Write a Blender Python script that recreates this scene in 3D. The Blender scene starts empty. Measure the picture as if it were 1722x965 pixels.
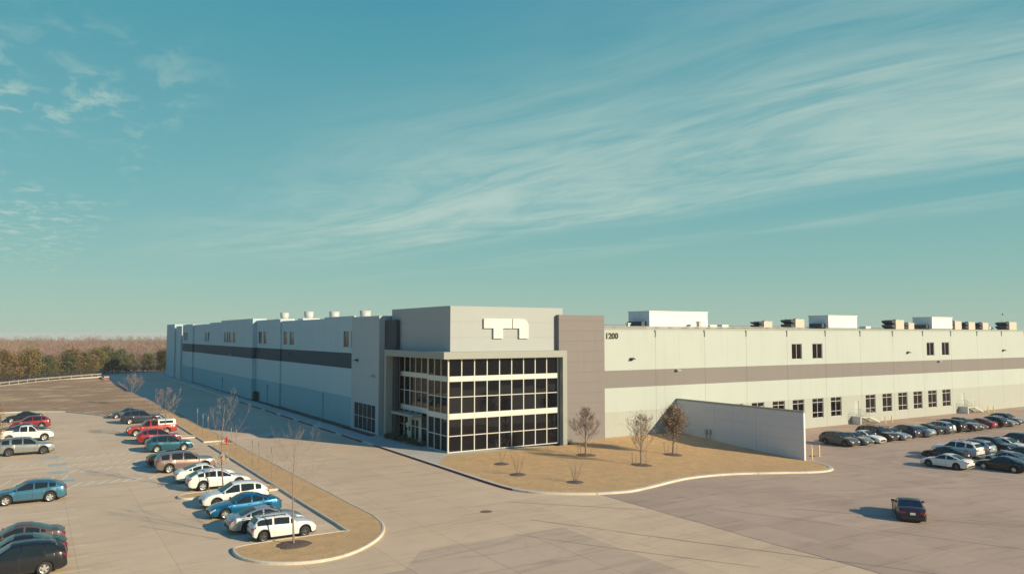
import bpy, bmesh, math, random
import numpy as np
from mathutils import Vector, Matrix
from mathutils.geometry import delaunay_2d_cdt

R = math.radians
scene = bpy.context.scene
C = scene.collection

# ---------------------------------------------------------------- camera
cam_d = bpy.data.cameras.new('camera')
cam = bpy.data.objects.new('camera', cam_d)
C.objects.link(cam)
cam_d.sensor_fit = 'HORIZONTAL'
cam_d.sensor_width = 36.0
cam_d.lens = 36.0 * 1290.0 / 1722.0
cam_d.clip_start = 0.5
cam_d.clip_end = 20000
cam.location = (0, 0, 12.5)
cam.rotation_euler = (R(90 + 3.5), 0, R(-32))
scene.camera = cam

# ---------------------------------------------------------------- sun and sky
SUN_EL = R(21.0)
SUN_DIR = Vector((0.452 * math.cos(SUN_EL), -0.892 * math.cos(SUN_EL), math.sin(SUN_EL))).normalized()
sun_d = bpy.data.lights.new('sun', 'SUN')
sun_d.energy = 5.0
sun_d.angle = R(0.53)
sun_d.color = (1.0, 0.86, 0.60)
sun = bpy.data.objects.new('sun', sun_d)
C.objects.link(sun)
sun.location = (60, -60, 60)
sun.rotation_euler = SUN_DIR.to_track_quat('Z', 'Y').to_euler()

world = bpy.data.worlds.new('World')
scene.world = world
world.use_nodes = True
wt = world.node_tree
wt.nodes.clear()


def wn(t, **kw):
    n = wt.nodes.new(t)
    for k, v in kw.items():
        setattr(n, k, v)
    return n


def wl(a, b):
    wt.links.new(a, b)


def wmath(op, a, b=None, c=None, clamp=False):
    n = wn('ShaderNodeMath', operation=op)
    n.use_clamp = clamp
    for i, v in enumerate((a, b, c)):
        if v is None:
            continue
        if hasattr(v, 'links'):
            wl(v, n.inputs[i])
        else:
            n.inputs[i].default_value = v
    return n.outputs[0]


sky = wn('ShaderNodeTexSky', sky_type='NISHITA')
sky.sun_disc = False
sky.sun_elevation = SUN_EL
sky.sun_rotation = math.atan2(0.452, -0.892)
sky.altitude = 150
sky.air_density = 1.0
sky.dust_density = 1.0
sky.ozone_density = 1.0
# the Nishita sky, graded towards the teal, hazy sky of the place
tc = wn('ShaderNodeTexCoord')
sep = wn('ShaderNodeSeparateXYZ')
wl(tc.outputs['Generated'], sep.inputs[0])
grad = wn('ShaderNodeValToRGB')
el = grad.color_ramp.elements
el[0].position, el[0].color = 0.0, (3.45, 4.7, 3.9, 1)
el[1].position, el[1].color = 1.0, (0.05, 0.8, 3.6, 1)
for p_, c_ in ((0.07, (2.35, 4.25, 3.85)), (0.17, (1.45, 3.7, 3.85)), (0.36, (0.72, 2.9, 3.5)), (0.6, (0.2, 1.6, 3.7))):
    e_ = grad.color_ramp.elements.new(p_)
    e_.color = (*c_, 1)
wl(sep.outputs[2], grad.inputs[0])
tint = wn('ShaderNodeMix', data_type='RGBA')
tint.inputs[0].default_value = 0.92
wl(sky.outputs[0], tint.inputs[6])
wl(grad.outputs[0], tint.inputs[7])
# thin high cloud, laid out on a plane of sky above the place
dz = wmath('MAXIMUM', sep.outputs[2], 0.03)
px = wmath('DIVIDE', sep.outputs[0], dz)
py = wmath('DIVIDE', sep.outputs[1], dz)


def wnoise(x, y, sx, sy, off, detail=6, rough=0.6, dist=0.0):
    cmb = wn('ShaderNodeCombineXYZ')
    wl(wmath('MULTIPLY_ADD', x, sx, off), cmb.inputs[0])
    wl(wmath('MULTIPLY_ADD', y, sy, off * 0.37), cmb.inputs[1])
    n = wn('ShaderNodeTexNoise')
    n.inputs['Scale'].default_value = 1.0
    n.inputs['Detail'].default_value = detail
    n.inputs['Roughness'].default_value = rough
    n.inputs['Distortion'].default_value = dist
    wl(cmb.outputs[0], n.inputs['Vector'])
    return n.outputs[0]


def wsmooth(v, a, b):
    n = wn('ShaderNodeMapRange', interpolation_type='SMOOTHSTEP')
    wl(v, n.inputs[0])
    n.inputs[1].default_value = a
    n.inputs[2].default_value = b
    return n.outputs[0]


# the streaks lean a little, so bend x by y first
warp = wnoise(px, py, 0.35, 0.2, 3.1, 3, 0.5)
pxs = wmath('ADD', wmath('MULTIPLY_ADD', warp, 1.6, -0.8), wmath('MULTIPLY_ADD', py, 0.10, px))
band = wmath('MULTIPLY', wsmooth(pxs, 1.1, 3.3), wmath('SUBTRACT', 1.0, wsmooth(pxs, 4.3, 5.6)))
n1 = wnoise(pxs, py, 1.5, 0.42, 11.3, 9, 0.62, 0.9)
n2 = wnoise(pxs, py, 4.5, 1.5, 5.7, 6, 0.6, 0.6)
n3 = wnoise(pxs, py, 0.5, 0.16, 8.2, 3, 0.5)
fib = wmath('MULTIPLY_ADD', n2, 0.35, wmath('MULTIPLY', n1, 0.75))
fib = wmath('MULTIPLY_ADD', n3, 0.45, fib)
cirrus = wmath('MULTIPLY', wmath('MULTIPLY', wsmooth(fib, 0.52, 1.0), band), wmath('SUBTRACT', 1.0, wmath('MULTIPLY', wsmooth(py, 6.0, 13.0), 0.8)))
streak = wmath('MULTIPLY', wmath('MULTIPLY', wsmooth(pxs, 5.9, 6.4), wmath('SUBTRACT', 1.0, wsmooth(pxs, 6.5, 7.4))),
               wsmooth(n1, 0.35, 0.75))
puffm = wmath('MULTIPLY', wmath('SUBTRACT', 1.0, wsmooth(px, 0.1, 0.75)), wsmooth(py, 2.5, 3.3))
n4 = wnoise(px, py, 6.5, 3.4, 21.7, 6, 0.6, 0.4)
n5 = wnoise(px, py, 0.9, 0.5, 2.3, 2, 0.5)
puff = wmath('MULTIPLY', wmath('MULTIPLY', wsmooth(n4, 0.47, 0.68), wsmooth(n5, 0.30, 0.48)), puffm)
cl = wmath('ADD', wmath('MULTIPLY', cirrus, 0.72), wmath('ADD', wmath('MULTIPLY', streak, 0.28), wmath('MULTIPLY', puff, 0.55)), clamp=True)
cl = wmath('MULTIPLY', cl, wsmooth(sep.outputs[2], 0.02, 0.14))
mixc = wn('ShaderNodeMix', data_type='RGBA')
wl(cl, mixc.inputs[0])
wl(tint.outputs[2], mixc.inputs[6])
mixc.inputs[7].default_value = (4.6, 5.7, 5.0, 1)
bg = wn('ShaderNodeBackground')
wl(mixc.outputs[2], bg.inputs[0])
bg.inputs[1].default_value = 0.10
wo = wn('ShaderNodeOutputWorld')
wl(bg.outputs[0], wo.inputs[0])

scene.view_settings.view_transform = 'Standard'
scene.view_settings.look = 'None'
scene.view_settings.gamma = 1.0
scene.view_settings.use_curve_mapping = False
scene.view_settings.exposure = 0.22
scene.render.engine = 'CYCLES'
scene.cycles.max_bounces = 6

rng = random.Random(7)

# ---------------------------------------------------------------- helpers
WLOC = {}


def tag(o, label=None, cat=None, group=None, kind=None):
    if label:
        o['label'] = label
    if cat:
        o['category'] = cat
    if group:
        o['group'] = group
    if kind:
        o['kind'] = kind
    return o


def wloc(o):
    v = Vector(o.location)
    while o.parent:
        o = o.parent
        v = v + Vector(o.location)
    return v


def empty(name, loc, label, cat, group=None, rz=0.0):
    o = bpy.data.objects.new(name, None)
    o.empty_display_size = 0.5
    C.objects.link(o)
    o.location = loc
    o.rotation_euler = (0, 0, rz)
    return tag(o, label, cat, group)


def link(name, me, parent=None, loc=(0, 0, 0), local=False):
    """loc is a world position (parents unrotated) unless local."""
    o = bpy.data.objects.new(name, me)
    C.objects.link(o)
    if parent is not None:
        o.parent = parent
        o.location = Vector(loc) if local else Vector(loc) - wloc(parent)
    else:
        o.location = loc
    return o


class MB:
    def __init__(self):
        self.v = []
        self.f = []
        self.m = []

    def face(self, pts, m=0):
        n = len(self.v)
        self.v.extend([tuple(p) for p in pts])
        self.f.append(tuple(range(n, n + len(pts))))
        self.m.append(m)

    def mesh_add(self, vs, fs, m=0):
        n = len(self.v)
        self.v.extend([tuple(p) for p in vs])
        for q in fs:
            self.f.append(tuple(i + n for i in q))
            self.m.append(m)

    def box(self, x0, x1, y0, y1, z0, z1, m=0):
        vs = [(x0, y0, z0), (x1, y0, z0), (x1, y1, z0), (x0, y1, z0), (x0, y0, z1), (x1, y0, z1), (x1, y1, z1), (x0, y1, z1)]
        fs = [(0, 3, 2, 1), (4, 5, 6, 7), (0, 1, 5, 4), (1, 2, 6, 5), (2, 3, 7, 6), (3, 0, 4, 7)]
        self.mesh_add(vs, fs, m)
        return self

    def bar(self, p, q, w, h=None, m=0):
        """square bar between two points"""
        p = Vector(p)
        q = Vector(q)
        h = h or w
        d = (q - p).normalized()
        s = d.cross(Vector((0, 0, 1)))
        if s.length < 1e-3:
            s = Vector((1, 0, 0))
        s.normalize()
        u = s.cross(d).normalized()
        vs = []
        for c in (p, q):
            for a, b in ((-1, -1), (1, -1), (1, 1), (-1, 1)):
                vs.append(c + s * (a * w / 2) + u * (b * h / 2))
        self.mesh_add(vs, [(0, 1, 2, 3), (7, 6, 5, 4), (0, 4, 5, 1), (1, 5, 6, 2), (2, 6, 7, 3), (3, 7, 4, 0)], m)
        return self

    def tube(self, p, q, r0, r1=None, n=8, m=0, caps=True):
        p = Vector(p)
        q = Vector(q)
        r1 = r0 if r1 is None else r1
        d = (q - p).normalized()
        s = d.cross(Vector((0, 0, 1)))
        if s.length < 1e-3:
            s = Vector((1, 0, 0))
        s.normalize()
        u = d.cross(s)
        vs = []
        for c, r in ((p, r0), (q, r1)):
            for i in range(n):
                a = 2 * math.pi * i / n
                vs.append(c + s * (r * math.cos(a)) + u * (r * math.sin(a)))
        fs = [(i, (i + 1) % n, n + (i + 1) % n, n + i) for i in range(n)]
        if caps:
            fs += [tuple(range(n - 1, -1, -1)), tuple(range(n, 2 * n))]
        self.mesh_add(vs, fs, m)
        return self

    def lathe(self, prof, n=20, c=(0, 0, 0), m=0, axis='z'):
        k = len(prof)
        vs = []
        for i in range(n):
            a = 2 * math.pi * i / n
            for r, z in prof:
                if axis == 'z':
                    vs.append((c[0] + r * math.cos(a), c[1] + r * math.sin(a), c[2] + z))
                else:
                    vs.append((c[0] + r * math.cos(a), c[1] + z, c[2] + r * math.sin(a)))
        fs = []
        for i in range(n):
            j = (i + 1) % n
            for t in range(k - 1):
                fs.append((i * k + t, j * k + t, j * k + t + 1, i * k + t + 1))
        self.mesh_add(vs, fs, m)
        return self

    def mesh(self, name, mats, smooth=False):
        me = bpy.data.meshes.new(name)
        me.from_pydata(self.v, [], self.f)
        if not isinstance(mats, (list, tuple)):
            mats = [mats]
        for mt in mats:
            me.materials.append(mt)
        if len(mats) > 1:
            me.polygons.foreach_set('material_index', self.m)
        if smooth:
            me.polygons.foreach_set('use_smooth', [True] * len(me.polygons))
        me.update()
        return me

    def build(self, name, mats, parent=None, loc=(0, 0, 0), smooth=False, local=False):
        return link(name, self.mesh(name, mats, smooth), parent, loc, local)


def build_w(mb, name, mats, parent, smooth=False):
    """mesh given in world coordinates, object's origin at the centre of its base"""
    a = np.array(mb.v)
    c = (a.min(0) + a.max(0)) / 2
    c[2] = a[:, 2].min()
    mb.v = [tuple(p) for p in (a - c)]
    return mb.build(name, mats, parent, tuple(c), smooth)


def fix_normals(o):
    bm = bmesh.new()
    bm.from_mesh(o.data)
    bmesh.ops.remove_doubles(bm, verts=bm.verts, dist=1e-5)
    bmesh.ops.recalc_face_normals(bm, faces=bm.faces)
    bm.to_mesh(o.data)
    bm.free()


# ---------------------------------------------------------------- materials
def newmat(name):
    m = bpy.data.materials.new(name)
    m.use_nodes = True
    nt = m.node_tree
    return m, nt, nt.nodes['Principled BSDF']


def plain(name, col, rough=0.6, metal=0.0, coat=0.0, var=0.0, scale=2.0, bump=0.0, spec=0.5):
    m, nt, b = newmat(name)
    b.inputs['Base Color'].default_value = (*col, 1)
    b.inputs['Roughness'].default_value = rough
    b.inputs['Metallic'].default_value = metal
    b.inputs['Coat Weight'].default_value = coat
    b.inputs['Coat Roughness'].default_value = 0.05
    b.inputs['Specular IOR Level'].default_value = spec
    if var > 0 or bump > 0:
        g = nt.nodes.new('ShaderNodeNewGeometry')
        n = nt.nodes.new('ShaderNodeTexNoise')
        n.inputs['Scale'].default_value = scale
        n.inputs['Detail'].default_value = 6
        n.inputs['Roughness'].default_value = 0.62
        nt.links.new(g.outputs['Position'], n.inputs['Vector'])
        if var > 0:
            cr = nt.nodes.new('ShaderNodeValToRGB')
            cr.color_ramp.elements[0].position = 0.3
            cr.color_ramp.elements[1].position = 0.7
            cr.color_ramp.elements[0].color = (*[c * (1 - var) for c in col], 1)
            cr.color_ramp.elements[1].color = (*[min(1, c * (1 + var)) for c in col], 1)
            nt.links.new(n.outputs[0], cr.inputs[0])
            nt.links.new(cr.outputs[0], b.inputs['Base Color'])
        if bump > 0:
            bp = nt.nodes.new('ShaderNodeBump')
            bp.inputs['Strength'].default_value = bump
            bp.inputs['Distance'].default_value = 0.05
            nt.links.new(n.outputs[0], bp.inputs['Height'])
            nt.links.new(bp.outputs[0], b.inputs['Normal'])
    return m


class NG:
    """small node-graph writer for one material"""

    def __init__(self, name, rough=0.8):
        self.m, self.nt, self.b = newmat(name)
        self.b.inputs['Roughness'].default_value = rough
        self.pos = self.nt.nodes.new('ShaderNodeNewGeometry').outputs['Position']

    def n(self, t, **kw):
        x = self.nt.nodes.new(t)
        for k, v in kw.items():
            setattr(x, k, v)
        return x

    def l(self, a, b):
        self.nt.links.new(a, b)

    def scalepos(self, s):
        x = self.n('ShaderNodeVectorMath', operation='MULTIPLY')
        self.l(self.pos, x.inputs[0])
        x.inputs[1].default_value = s
        return x.outputs[0]

    def noise(self, scale=1.0, vec=None, detail=5, rough=0.6, dist=0.0):
        x = self.n('ShaderNodeTexNoise')
        x.inputs['Scale'].default_value = scale
        x.inputs['Detail'].default_value = detail
        x.inputs['Roughness'].default_value = rough
        x.inputs['Distortion'].default_value = dist
        self.l(vec or self.pos, x.inputs['Vector'])
        return x.outputs[0]

    def math(self, op, a, b=None, c=None, clamp=False):
        x = self.n('ShaderNodeMath', operation=op)
        x.use_clamp = clamp
        for i, v in enumerate((a, b, c)):
            if v is None:
                continue
            if hasattr(v, 'links'):
                self.l(v, x.inputs[i])
            else:
                x.inputs[i].default_value = v
        return x.outputs[0]

    def ss(self, v, a, b):
        x = self.n('ShaderNodeMapRange', interpolation_type='SMOOTHSTEP')
        self.l(v, x.inputs[0])
        x.inputs[1].default_value = a
        x.inputs[2].default_value = b
        return x.outputs[0]

    def mix(self, f, a, b):
        x = self.n('ShaderNodeMix', data_type='RGBA')
        for i, v in ((0, f), (6, a), (7, b)):
            if hasattr(v, 'links'):
                self.l(v, x.inputs[i])
            elif i == 0:
                x.inputs[0].default_value = v
            else:
                x.inputs[i].default_value = (*v, 1)
        return x.outputs[2]

    def scale(self, col, f):
        x = self.n('ShaderNodeVectorMath', operation='SCALE')
        self.l(col, x.inputs[0])
        if hasattr(f, 'links'):
            self.l(f, x.inputs['Scale'])
        else:
            x.inputs['Scale'].default_value = f
        return x.outputs[0]

    def sepxyz(self):
        x = self.n('ShaderNodeSeparateXYZ')
        self.l(self.pos, x.inputs[0])
        return x.outputs

    def color(self, c):
        self.l(c, self.b.inputs['Base Color'])

    def bump(self, h, strength=0.3, dist=0.05):
        x = self.n('ShaderNodeBump')
        x.inputs['Strength'].default_value = strength
        x.inputs['Distance'].default_value = dist
        self.l(h, x.inputs['Height'])
        self.l(x.outputs[0], self.b.inputs['Normal'])


def pavement_mat(name, ca, cb, slab=(4.6, 4.6), off=(0.0, 0.0), joint=0.55, slabvar=0.10, stain=0.25):
    g = NG(name, 0.82)
    x, y, z = g.sepxyz()
    big = g.noise(0.05, detail=4)
    mid = g.noise(0.45, detail=6, rough=0.65)
    fine = g.noise(9.0, detail=5, rough=0.7)
    col = g.mix(g.ss(big, 0.35, 0.65), ca, cb)
    # a tone for every slab
    fx = g.math('FLOOR', g.math('DIVIDE', g.math('ADD', x, off[0]), slab[0]))
    fy = g.math('FLOOR', g.math('DIVIDE', g.math('ADD', y, off[1]), slab[1]))
    cmb = g.n('ShaderNodeCombineXYZ')
    g.l(fx, cmb.inputs[0])
    g.l(fy, cmb.inputs[1])
    wn_ = g.n('ShaderNodeTexWhiteNoise', noise_dimensions='2D')
    g.l(cmb.outputs[0], wn_.inputs['Vector'])
    f = g.math('MULTIPLY_ADD', wn_.outputs[0], slabvar, 1.0 - slabvar / 2)
    # streaks and blotches left by tyres and water
    st = g.noise(1.0, g.scalepos((0.16, 0.9, 1)), 5, 0.6, 0.8)
    f = g.math('MULTIPLY', f, g.math('MULTIPLY_ADD', g.ss(st, 0.48, 0.75), -stain, 1.0))
    f = g.math('MULTIPLY', f, g.math('MULTIPLY_ADD', mid, 0.26, 0.87))
    f = g.math('MULTIPLY', f, g.math('MULTIPLY_ADD', fine, 0.16, 0.92))
    # sawn joints between the slabs
    jx = g.math('ABSOLUTE', g.math('SUBTRACT', g.math('FRACT', g.math('DIVIDE', g.math('ADD', x, off[0]), slab[0])), 0.5))
    jy = g.math('ABSOLUTE', g.math('SUBTRACT', g.math('FRACT', g.math('DIVIDE', g.math('ADD', y, off[1]), slab[1])), 0.5))
    j = g.math('MAXIMUM', jx, jy)
    jl = g.ss(j, 0.4935, 0.4975)
    f = g.math('MULTIPLY', f, g.math('MULTIPLY_ADD', jl, -joint, 1.0))
    # hairline cracks
    vo = g.n('ShaderNodeTexVoronoi', feature='DISTANCE_TO_EDGE')
    vo.inputs['Scale'].default_value = 0.09
    wv = g.n('ShaderNodeVectorMath', operation='ADD')
    g.l(g.pos, wv.inputs[0])
    nz = g.n('ShaderNodeTexNoise')
    nz.inputs['Scale'].default_value = 0.35
    g.l(g.pos, nz.inputs['Vector'])
    sc = g.n('ShaderNodeVectorMath', operation='SCALE')
    g.l(nz.outputs['Color'], sc.inputs[0])
    sc.inputs['Scale'].default_value = 5.0
    g.l(sc.outputs[0], wv.inputs[1])
    g.l(wv.outputs[0], vo.inputs['Vector'])
    ck = g.math('SUBTRACT', 1.0, g.ss(vo.outputs['Distance'], 0.001, 0.004))
    f = g.math('MULTIPLY', f, g.math('MULTIPLY_ADD', ck, -0.08, 1.0))
    g.color(g.scale(col, f))
    g.bump(fine, 0.15, 0.01)
    return g.m


def lawn_mat(name, ca, cb, cc):
    g = NG(name, 0.95)
    big = g.noise(0.12, detail=5, rough=0.6)
    mid = g.noise(0.9, detail=6, rough=0.7)
    fine = g.noise(14.0, detail=6, rough=0.75)
    col = g.mix(g.ss(mid, 0.35, 0.65), ca, cb)
    col = g.mix(g.math('MULTIPLY', g.ss(big, 0.48, 0.66), 0.75), col, cc)
    g.color(g.scale(col, g.math('MULTIPLY_ADD', fine, 0.9, 0.55)))
    g.bump(fine, 0.8, 0.06)
    g.b.inputs['Specular IOR Level'].default_value = 0.1
    return g.m


def wall_mat(name, col, rough=0.72, dirt=0.08):
    g = NG(name, rough)
    n1 = g.noise(0.25, detail=4)
    st = g.noise(1.0, g.scalepos((2.2, 2.2, 0.10)), 5, 0.6)
    fine = g.noise(22.0, detail=4, rough=0.7)
    f = g.math('MULTIPLY_ADD', n1, 0.10, 0.95)
    f = g.math('MULTIPLY', f, g.math('MULTIPLY_ADD', g.ss(st, 0.5, 0.8), -dirt, 1.0))
    f = g.math('MULTIPLY', f, g.math('MULTIPLY_ADD', fine, 0.06, 0.97))
    rgb = g.n('ShaderNodeRGB')
    rgb.outputs[0].default_value = (*col, 1)
    g.color(g.scale(rgb.outputs[0], f))
    g.bump(fine, 0.12, 0.01)
    return g.m


M = {}
M['drive'] = pavement_mat('drive_concrete', (0.72, 0.52, 0.33), (0.64, 0.46, 0.295), off=(0.9, 1.2), joint=0.25, stain=0.16, slabvar=0.07)
M['lot'] = pavement_mat('lot_concrete', (0.73, 0.535, 0.34), (0.66, 0.48, 0.305), off=(2.1, 0.4), joint=0.2, stain=0.16, slabvar=0.06)
M['court'] = pavement_mat('court_concrete', (0.455, 0.32, 0.228), (0.51, 0.36, 0.255), off=(0.3, 2.2), joint=0.3, stain=0.22, slabvar=0.13)
M['patch'] = pavement_mat('worn_concrete', (0.60, 0.435, 0.295), (0.55, 0.40, 0.275), off=(0.9, 1.2), joint=0.4)
M['walk'] = pavement_mat('walk_concrete', (0.56, 0.50, 0.41), (0.50, 0.45, 0.37), slab=(1.5, 1.5), joint=0.4, stain=0.1)
M['lawn'] = lawn_mat('dormant_lawn', (0.68, 0.445, 0.225), (0.57, 0.37, 0.185), (0.60, 0.385, 0.205))
M['field'] = lawn_mat('dry_field', (0.44, 0.29, 0.175), (0.35, 0.22, 0.14), (0.66, 0.48, 0.27))
M['ground'] = lawn_mat('woodland_floor', (0.24, 0.165, 0.12), (0.18, 0.12, 0.09), (0.2, 0.17, 0.09))
def kerb_mat():
    g = NG('kerb_concrete', 0.85)
    x, y, z = g.sepxyz()
    t = g.math('FRACT', g.math('DIVIDE', g.math('ADD', g.math('MULTIPLY', x, 0.83), y), 3.05))
    j = g.ss(g.math('ABSOLUTE', g.math('SUBTRACT', t, 0.5)), 0.488, 0.496)
    n = g.noise(0.9, detail=6, rough=0.7)
    d = g.noise(0.25, detail=4)
    f = g.math('MULTIPLY', g.math('MULTIPLY_ADD', n, 0.5, 0.72), g.math('MULTIPLY_ADD', j, -0.45, 1.0))
    f = g.math('MULTIPLY', f, g.math('MULTIPLY_ADD', g.ss(d, 0.5, 0.7), -0.22, 1.04))
    rgb = g.n('ShaderNodeRGB')
    rgb.outputs[0].default_value = (0.62, 0.55, 0.43, 1)
    g.color(g.scale(rgb.outputs[0], f))
    return g.m


M['kerb'] = kerb_mat()
M['redkerb'] = plain('red_kerb_paint', (0.22, 0.05, 0.045), 0.7, var=0.25, scale=2.0)
M['mulch'] = plain('mulch', (0.13, 0.085, 0.07), 0.95, var=0.4, scale=9.0, bump=0.8)
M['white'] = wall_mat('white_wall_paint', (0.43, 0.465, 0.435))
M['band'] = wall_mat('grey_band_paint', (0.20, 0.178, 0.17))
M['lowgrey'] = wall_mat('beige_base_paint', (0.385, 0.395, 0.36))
M['bandL'] = wall_mat('charcoal_band_paint', (0.018, 0.05, 0.075))  # own charcoal, with some blue of the shade mixed in
M['lowgreyL'] = wall_mat('blue_grey_base_paint', (0.25, 0.42, 0.47))  # own grey base tone, pushed bluer to carry the shade on this side
M['whiteshade'] = wall_mat('shade_blued_white_paint', (0.46, 0.56, 0.59))  # wall white with the blue of shade put into the colour
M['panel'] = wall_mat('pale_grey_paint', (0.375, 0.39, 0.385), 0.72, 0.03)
M['pavilion'] = wall_mat('shade_blued_pavilion_paint', (0.41, 0.46, 0.475), 0.72, 0.03)  # same pale grey as the upper box, blued to paint in its shade
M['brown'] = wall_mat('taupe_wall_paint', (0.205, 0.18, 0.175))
M['brownshade'] = wall_mat('shaded_taupe_paint', (0.05, 0.062, 0.072))  # taupe darkened and blued: shade painted into the colour
M['portal'] = wall_mat('portal_metal', (0.30, 0.305, 0.275), 0.55, 0.04)
M['wing'] = wall_mat('wing_wall_paint', (0.60, 0.60, 0.63))
M['roof'] = plain('roof_membrane', (0.42, 0.37, 0.31), 0.8, var=0.15, scale=0.3)
M['core'] = plain('joint_sealant', (0.20, 0.19, 0.17), 0.9)
M['alu'] = plain('aluminium_frame', (0.56, 0.54, 0.49), 0.45, 0.0, spec=0.5)
M['spandrel'] = plain('spandrel_panel', (0.62, 0.60, 0.55), 0.45)
M['sign'] = plain('sign_white', (0.60, 0.61, 0.58), 0.5)
M['black'] = plain('black_metal', (0.02, 0.02, 0.022), 0.5)
M['number'] = plain('number_black', (0.03, 0.022, 0.02), 0.6)
M['galv'] = plain('galvanised_steel', (0.42, 0.42, 0.40), 0.5, 0.4, var=0.1, scale=4)
M['rail'] = plain('pale_rail_paint', (0.52, 0.51, 0.44), 0.6)
M['guard'] = plain('weathered_guard_rail', (0.36, 0.33, 0.285), 0.7, var=0.15, scale=1.0)
M['yellow'] = plain('pale_yellow_paint', (0.75, 0.55, 0.20), 0.6, var=0.1, scale=6)
M['unit'] = plain('unit_white', (0.74, 0.74, 0.70), 0.55, var=0.05, scale=1.5)
M['unitbeige'] = plain('unit_beige', (0.55, 0.49, 0.40), 0.6, var=0.06, scale=1.5)
M['drum'] = plain('fan_drum', (0.52, 0.52, 0.50), 0.5, var=0.06, scale=2)
M['louvre'] = plain('dark_louvre', (0.05, 0.05, 0.065), 0.6)
M['bark'] = plain('bark', (0.19, 0.145, 0.125), 0.9, var=0.25, scale=14)
M['twig'] = plain('twig', (0.25, 0.185, 0.165), 0.9)
M['palebark'] = plain('pale_bark', (0.25, 0.18, 0.15), 0.9, var=0.2, scale=14)
M['leafbrown'] = plain('withered_leaf', (0.30, 0.20, 0.12), 0.9, var=0.3, scale=3)
M['leaftan'] = plain('tan_leaf', (0.46, 0.33, 0.22), 0.9, var=0.3, scale=3)
M['signred'] = plain('sign_red', (0.55, 0.05, 0.04), 0.5)
M['linewhite'] = plain('line_paint', (0.82, 0.74, 0.58), 0.8, var=0.15, scale=1.5)
M['lineblue'] = plain('blue_paint', (0.40, 0.47, 0.45), 0.8, var=0.25, scale=1.0)
M['linered'] = plain('faded_red_paint', (0.42, 0.22, 0.18), 0.8, var=0.2, scale=1.0)
M['seal'] = plain('crack_sealant', (0.33, 0.24, 0.19), 0.7)


def glass_mat(name, col, rough=0.02, spec=0.8):
    m, nt, b = newmat(name)
    b.inputs['Base Color'].default_value = (*col, 1)
    b.inputs['Roughness'].default_value = rough
    b.inputs['IOR'].default_value = 1.55
    b.inputs['Specular IOR Level'].default_value = spec
    g = nt.nodes.new('ShaderNodeNewGeometry')
    n = nt.nodes.new('ShaderNodeTexNoise')
    n.inputs['Scale'].default_value = 0.35
    nt.links.new(g.outputs['Position'], n.inputs['Vector'])
    bp = nt.nodes.new('ShaderNodeBump')
    bp.inputs['Strength'].default_value = 0.06
    bp.inputs['Distance'].default_value = 0.02
    nt.links.new(n.outputs[0], bp.inputs['Height'])
    nt.links.new(bp.outputs[0], b.inputs['Normal'])
    return m


M['glass'] = glass_mat('tinted_glass', (0.005, 0.0055, 0.009), 0.02, 0.38)
M['winglass'] = glass_mat('window_glass', (0.009, 0.006, 0.009), 0.02, 0.35)
M['carglass'] = glass_mat('car_glass', (0.012, 0.016, 0.018), 0.03, 0.6)


# ---------------------------------------------------------------- terrain heights
def sm(t):
    t = min(1.0, max(0.0, t))
    return t * t * (3 - 2 * t)


def zg(x, y):
    return -1.15 * sm((x - 38) / 40.0)


def zlawn(x, y):
    return zg(x, y) * min(1.0, max(0.0, (72.6 - y) / 19.0)) ** 0.8 + 0.12


def sheet(name, poly, zf, mat, step=3.0, dz=0.0, kind='structure', parent=None):
    """one sheet filling a polygon, following the terrain"""
    P2 = [Vector(p) for p in poly]
    # densify the border
    bord = []
    for i, p in enumerate(P2):
        q = P2[(i + 1) % len(P2)]
        n = max(1, int((q - p).length / step))
        for k in range(n):
            bord.append(p + (q - p) * (k / n))
    xs = [p.x for p in bord]
    ys = [p.y for p in bord]
    pts = list(bord)

    def inside(x, y):
        c = False
        j = len(P2) - 1
        for i in range(len(P2)):
            a, b = P2[i], P2[j]
            if (a.y > y) != (b.y > y) and x < (b.x - a.x) * (y - a.y) / (b.y - a.y) + a.x:
                c = not c
            j = i
        return c
    x = min(xs) + step * 0.5
    while x < max(xs):
        y = min(ys) + step * 0.5
        while y < max(ys):
            if inside(x, y):
                pts.append(Vector((x + rng.uniform(-.1, .1), y + rng.uniform(-.1, .1))))
            y += step
        x += step
    n = len(bord)
    edges = [(i, (i + 1) % n) for i in range(n)]
    v, e, f, _, _, _ = delaunay_2d_cdt(pts, edges, [list(range(n))], 1, 1e-4)
    me = bpy.data.meshes.new(name)
    me.from_pydata([(p.x, p.y, zf(p.x, p.y) + dz) for p in v], [], f)
    me.materials.append(mat)
    me.update()
    o = link(name, me, parent)
    bm = bmesh.new()
    bm.from_mesh(me)
    for fc in bm.faces:
        if fc.normal.z < 0:
            fc.normal_flip()
    bm.to_mesh(me)
    bm.free()
    if parent is None:
        tag(o, kind=kind)
    return o


def smooth_line(pts, n=6, closed=False):
    """Catmull-Rom through plan points"""
    P = [Vector(p) for p in pts]
    out = []
    N = len(P)
    rngs = range(N) if closed else range(N - 1)
    for i in rngs:
        p0 = P[(i - 1) % N] if (closed or i > 0) else P[0]
        p1 = P[i]
        p2 = P[(i + 1) % N]
        p3 = P[(i + 2) % N] if (closed or i + 2 < N) else P[-1]
        for k in range(n):
            t = k / n
            out.append(0.5 * ((2 * p1) + (p2 - p0) * t + (2 * p0 - 5 * p1 + 4 * p2 - p3) * t * t + (3 * p1 - p0 - 3 * p2 + p3) * t ** 3))
    if not closed:
        out.append(P[-1])
    return out


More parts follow.
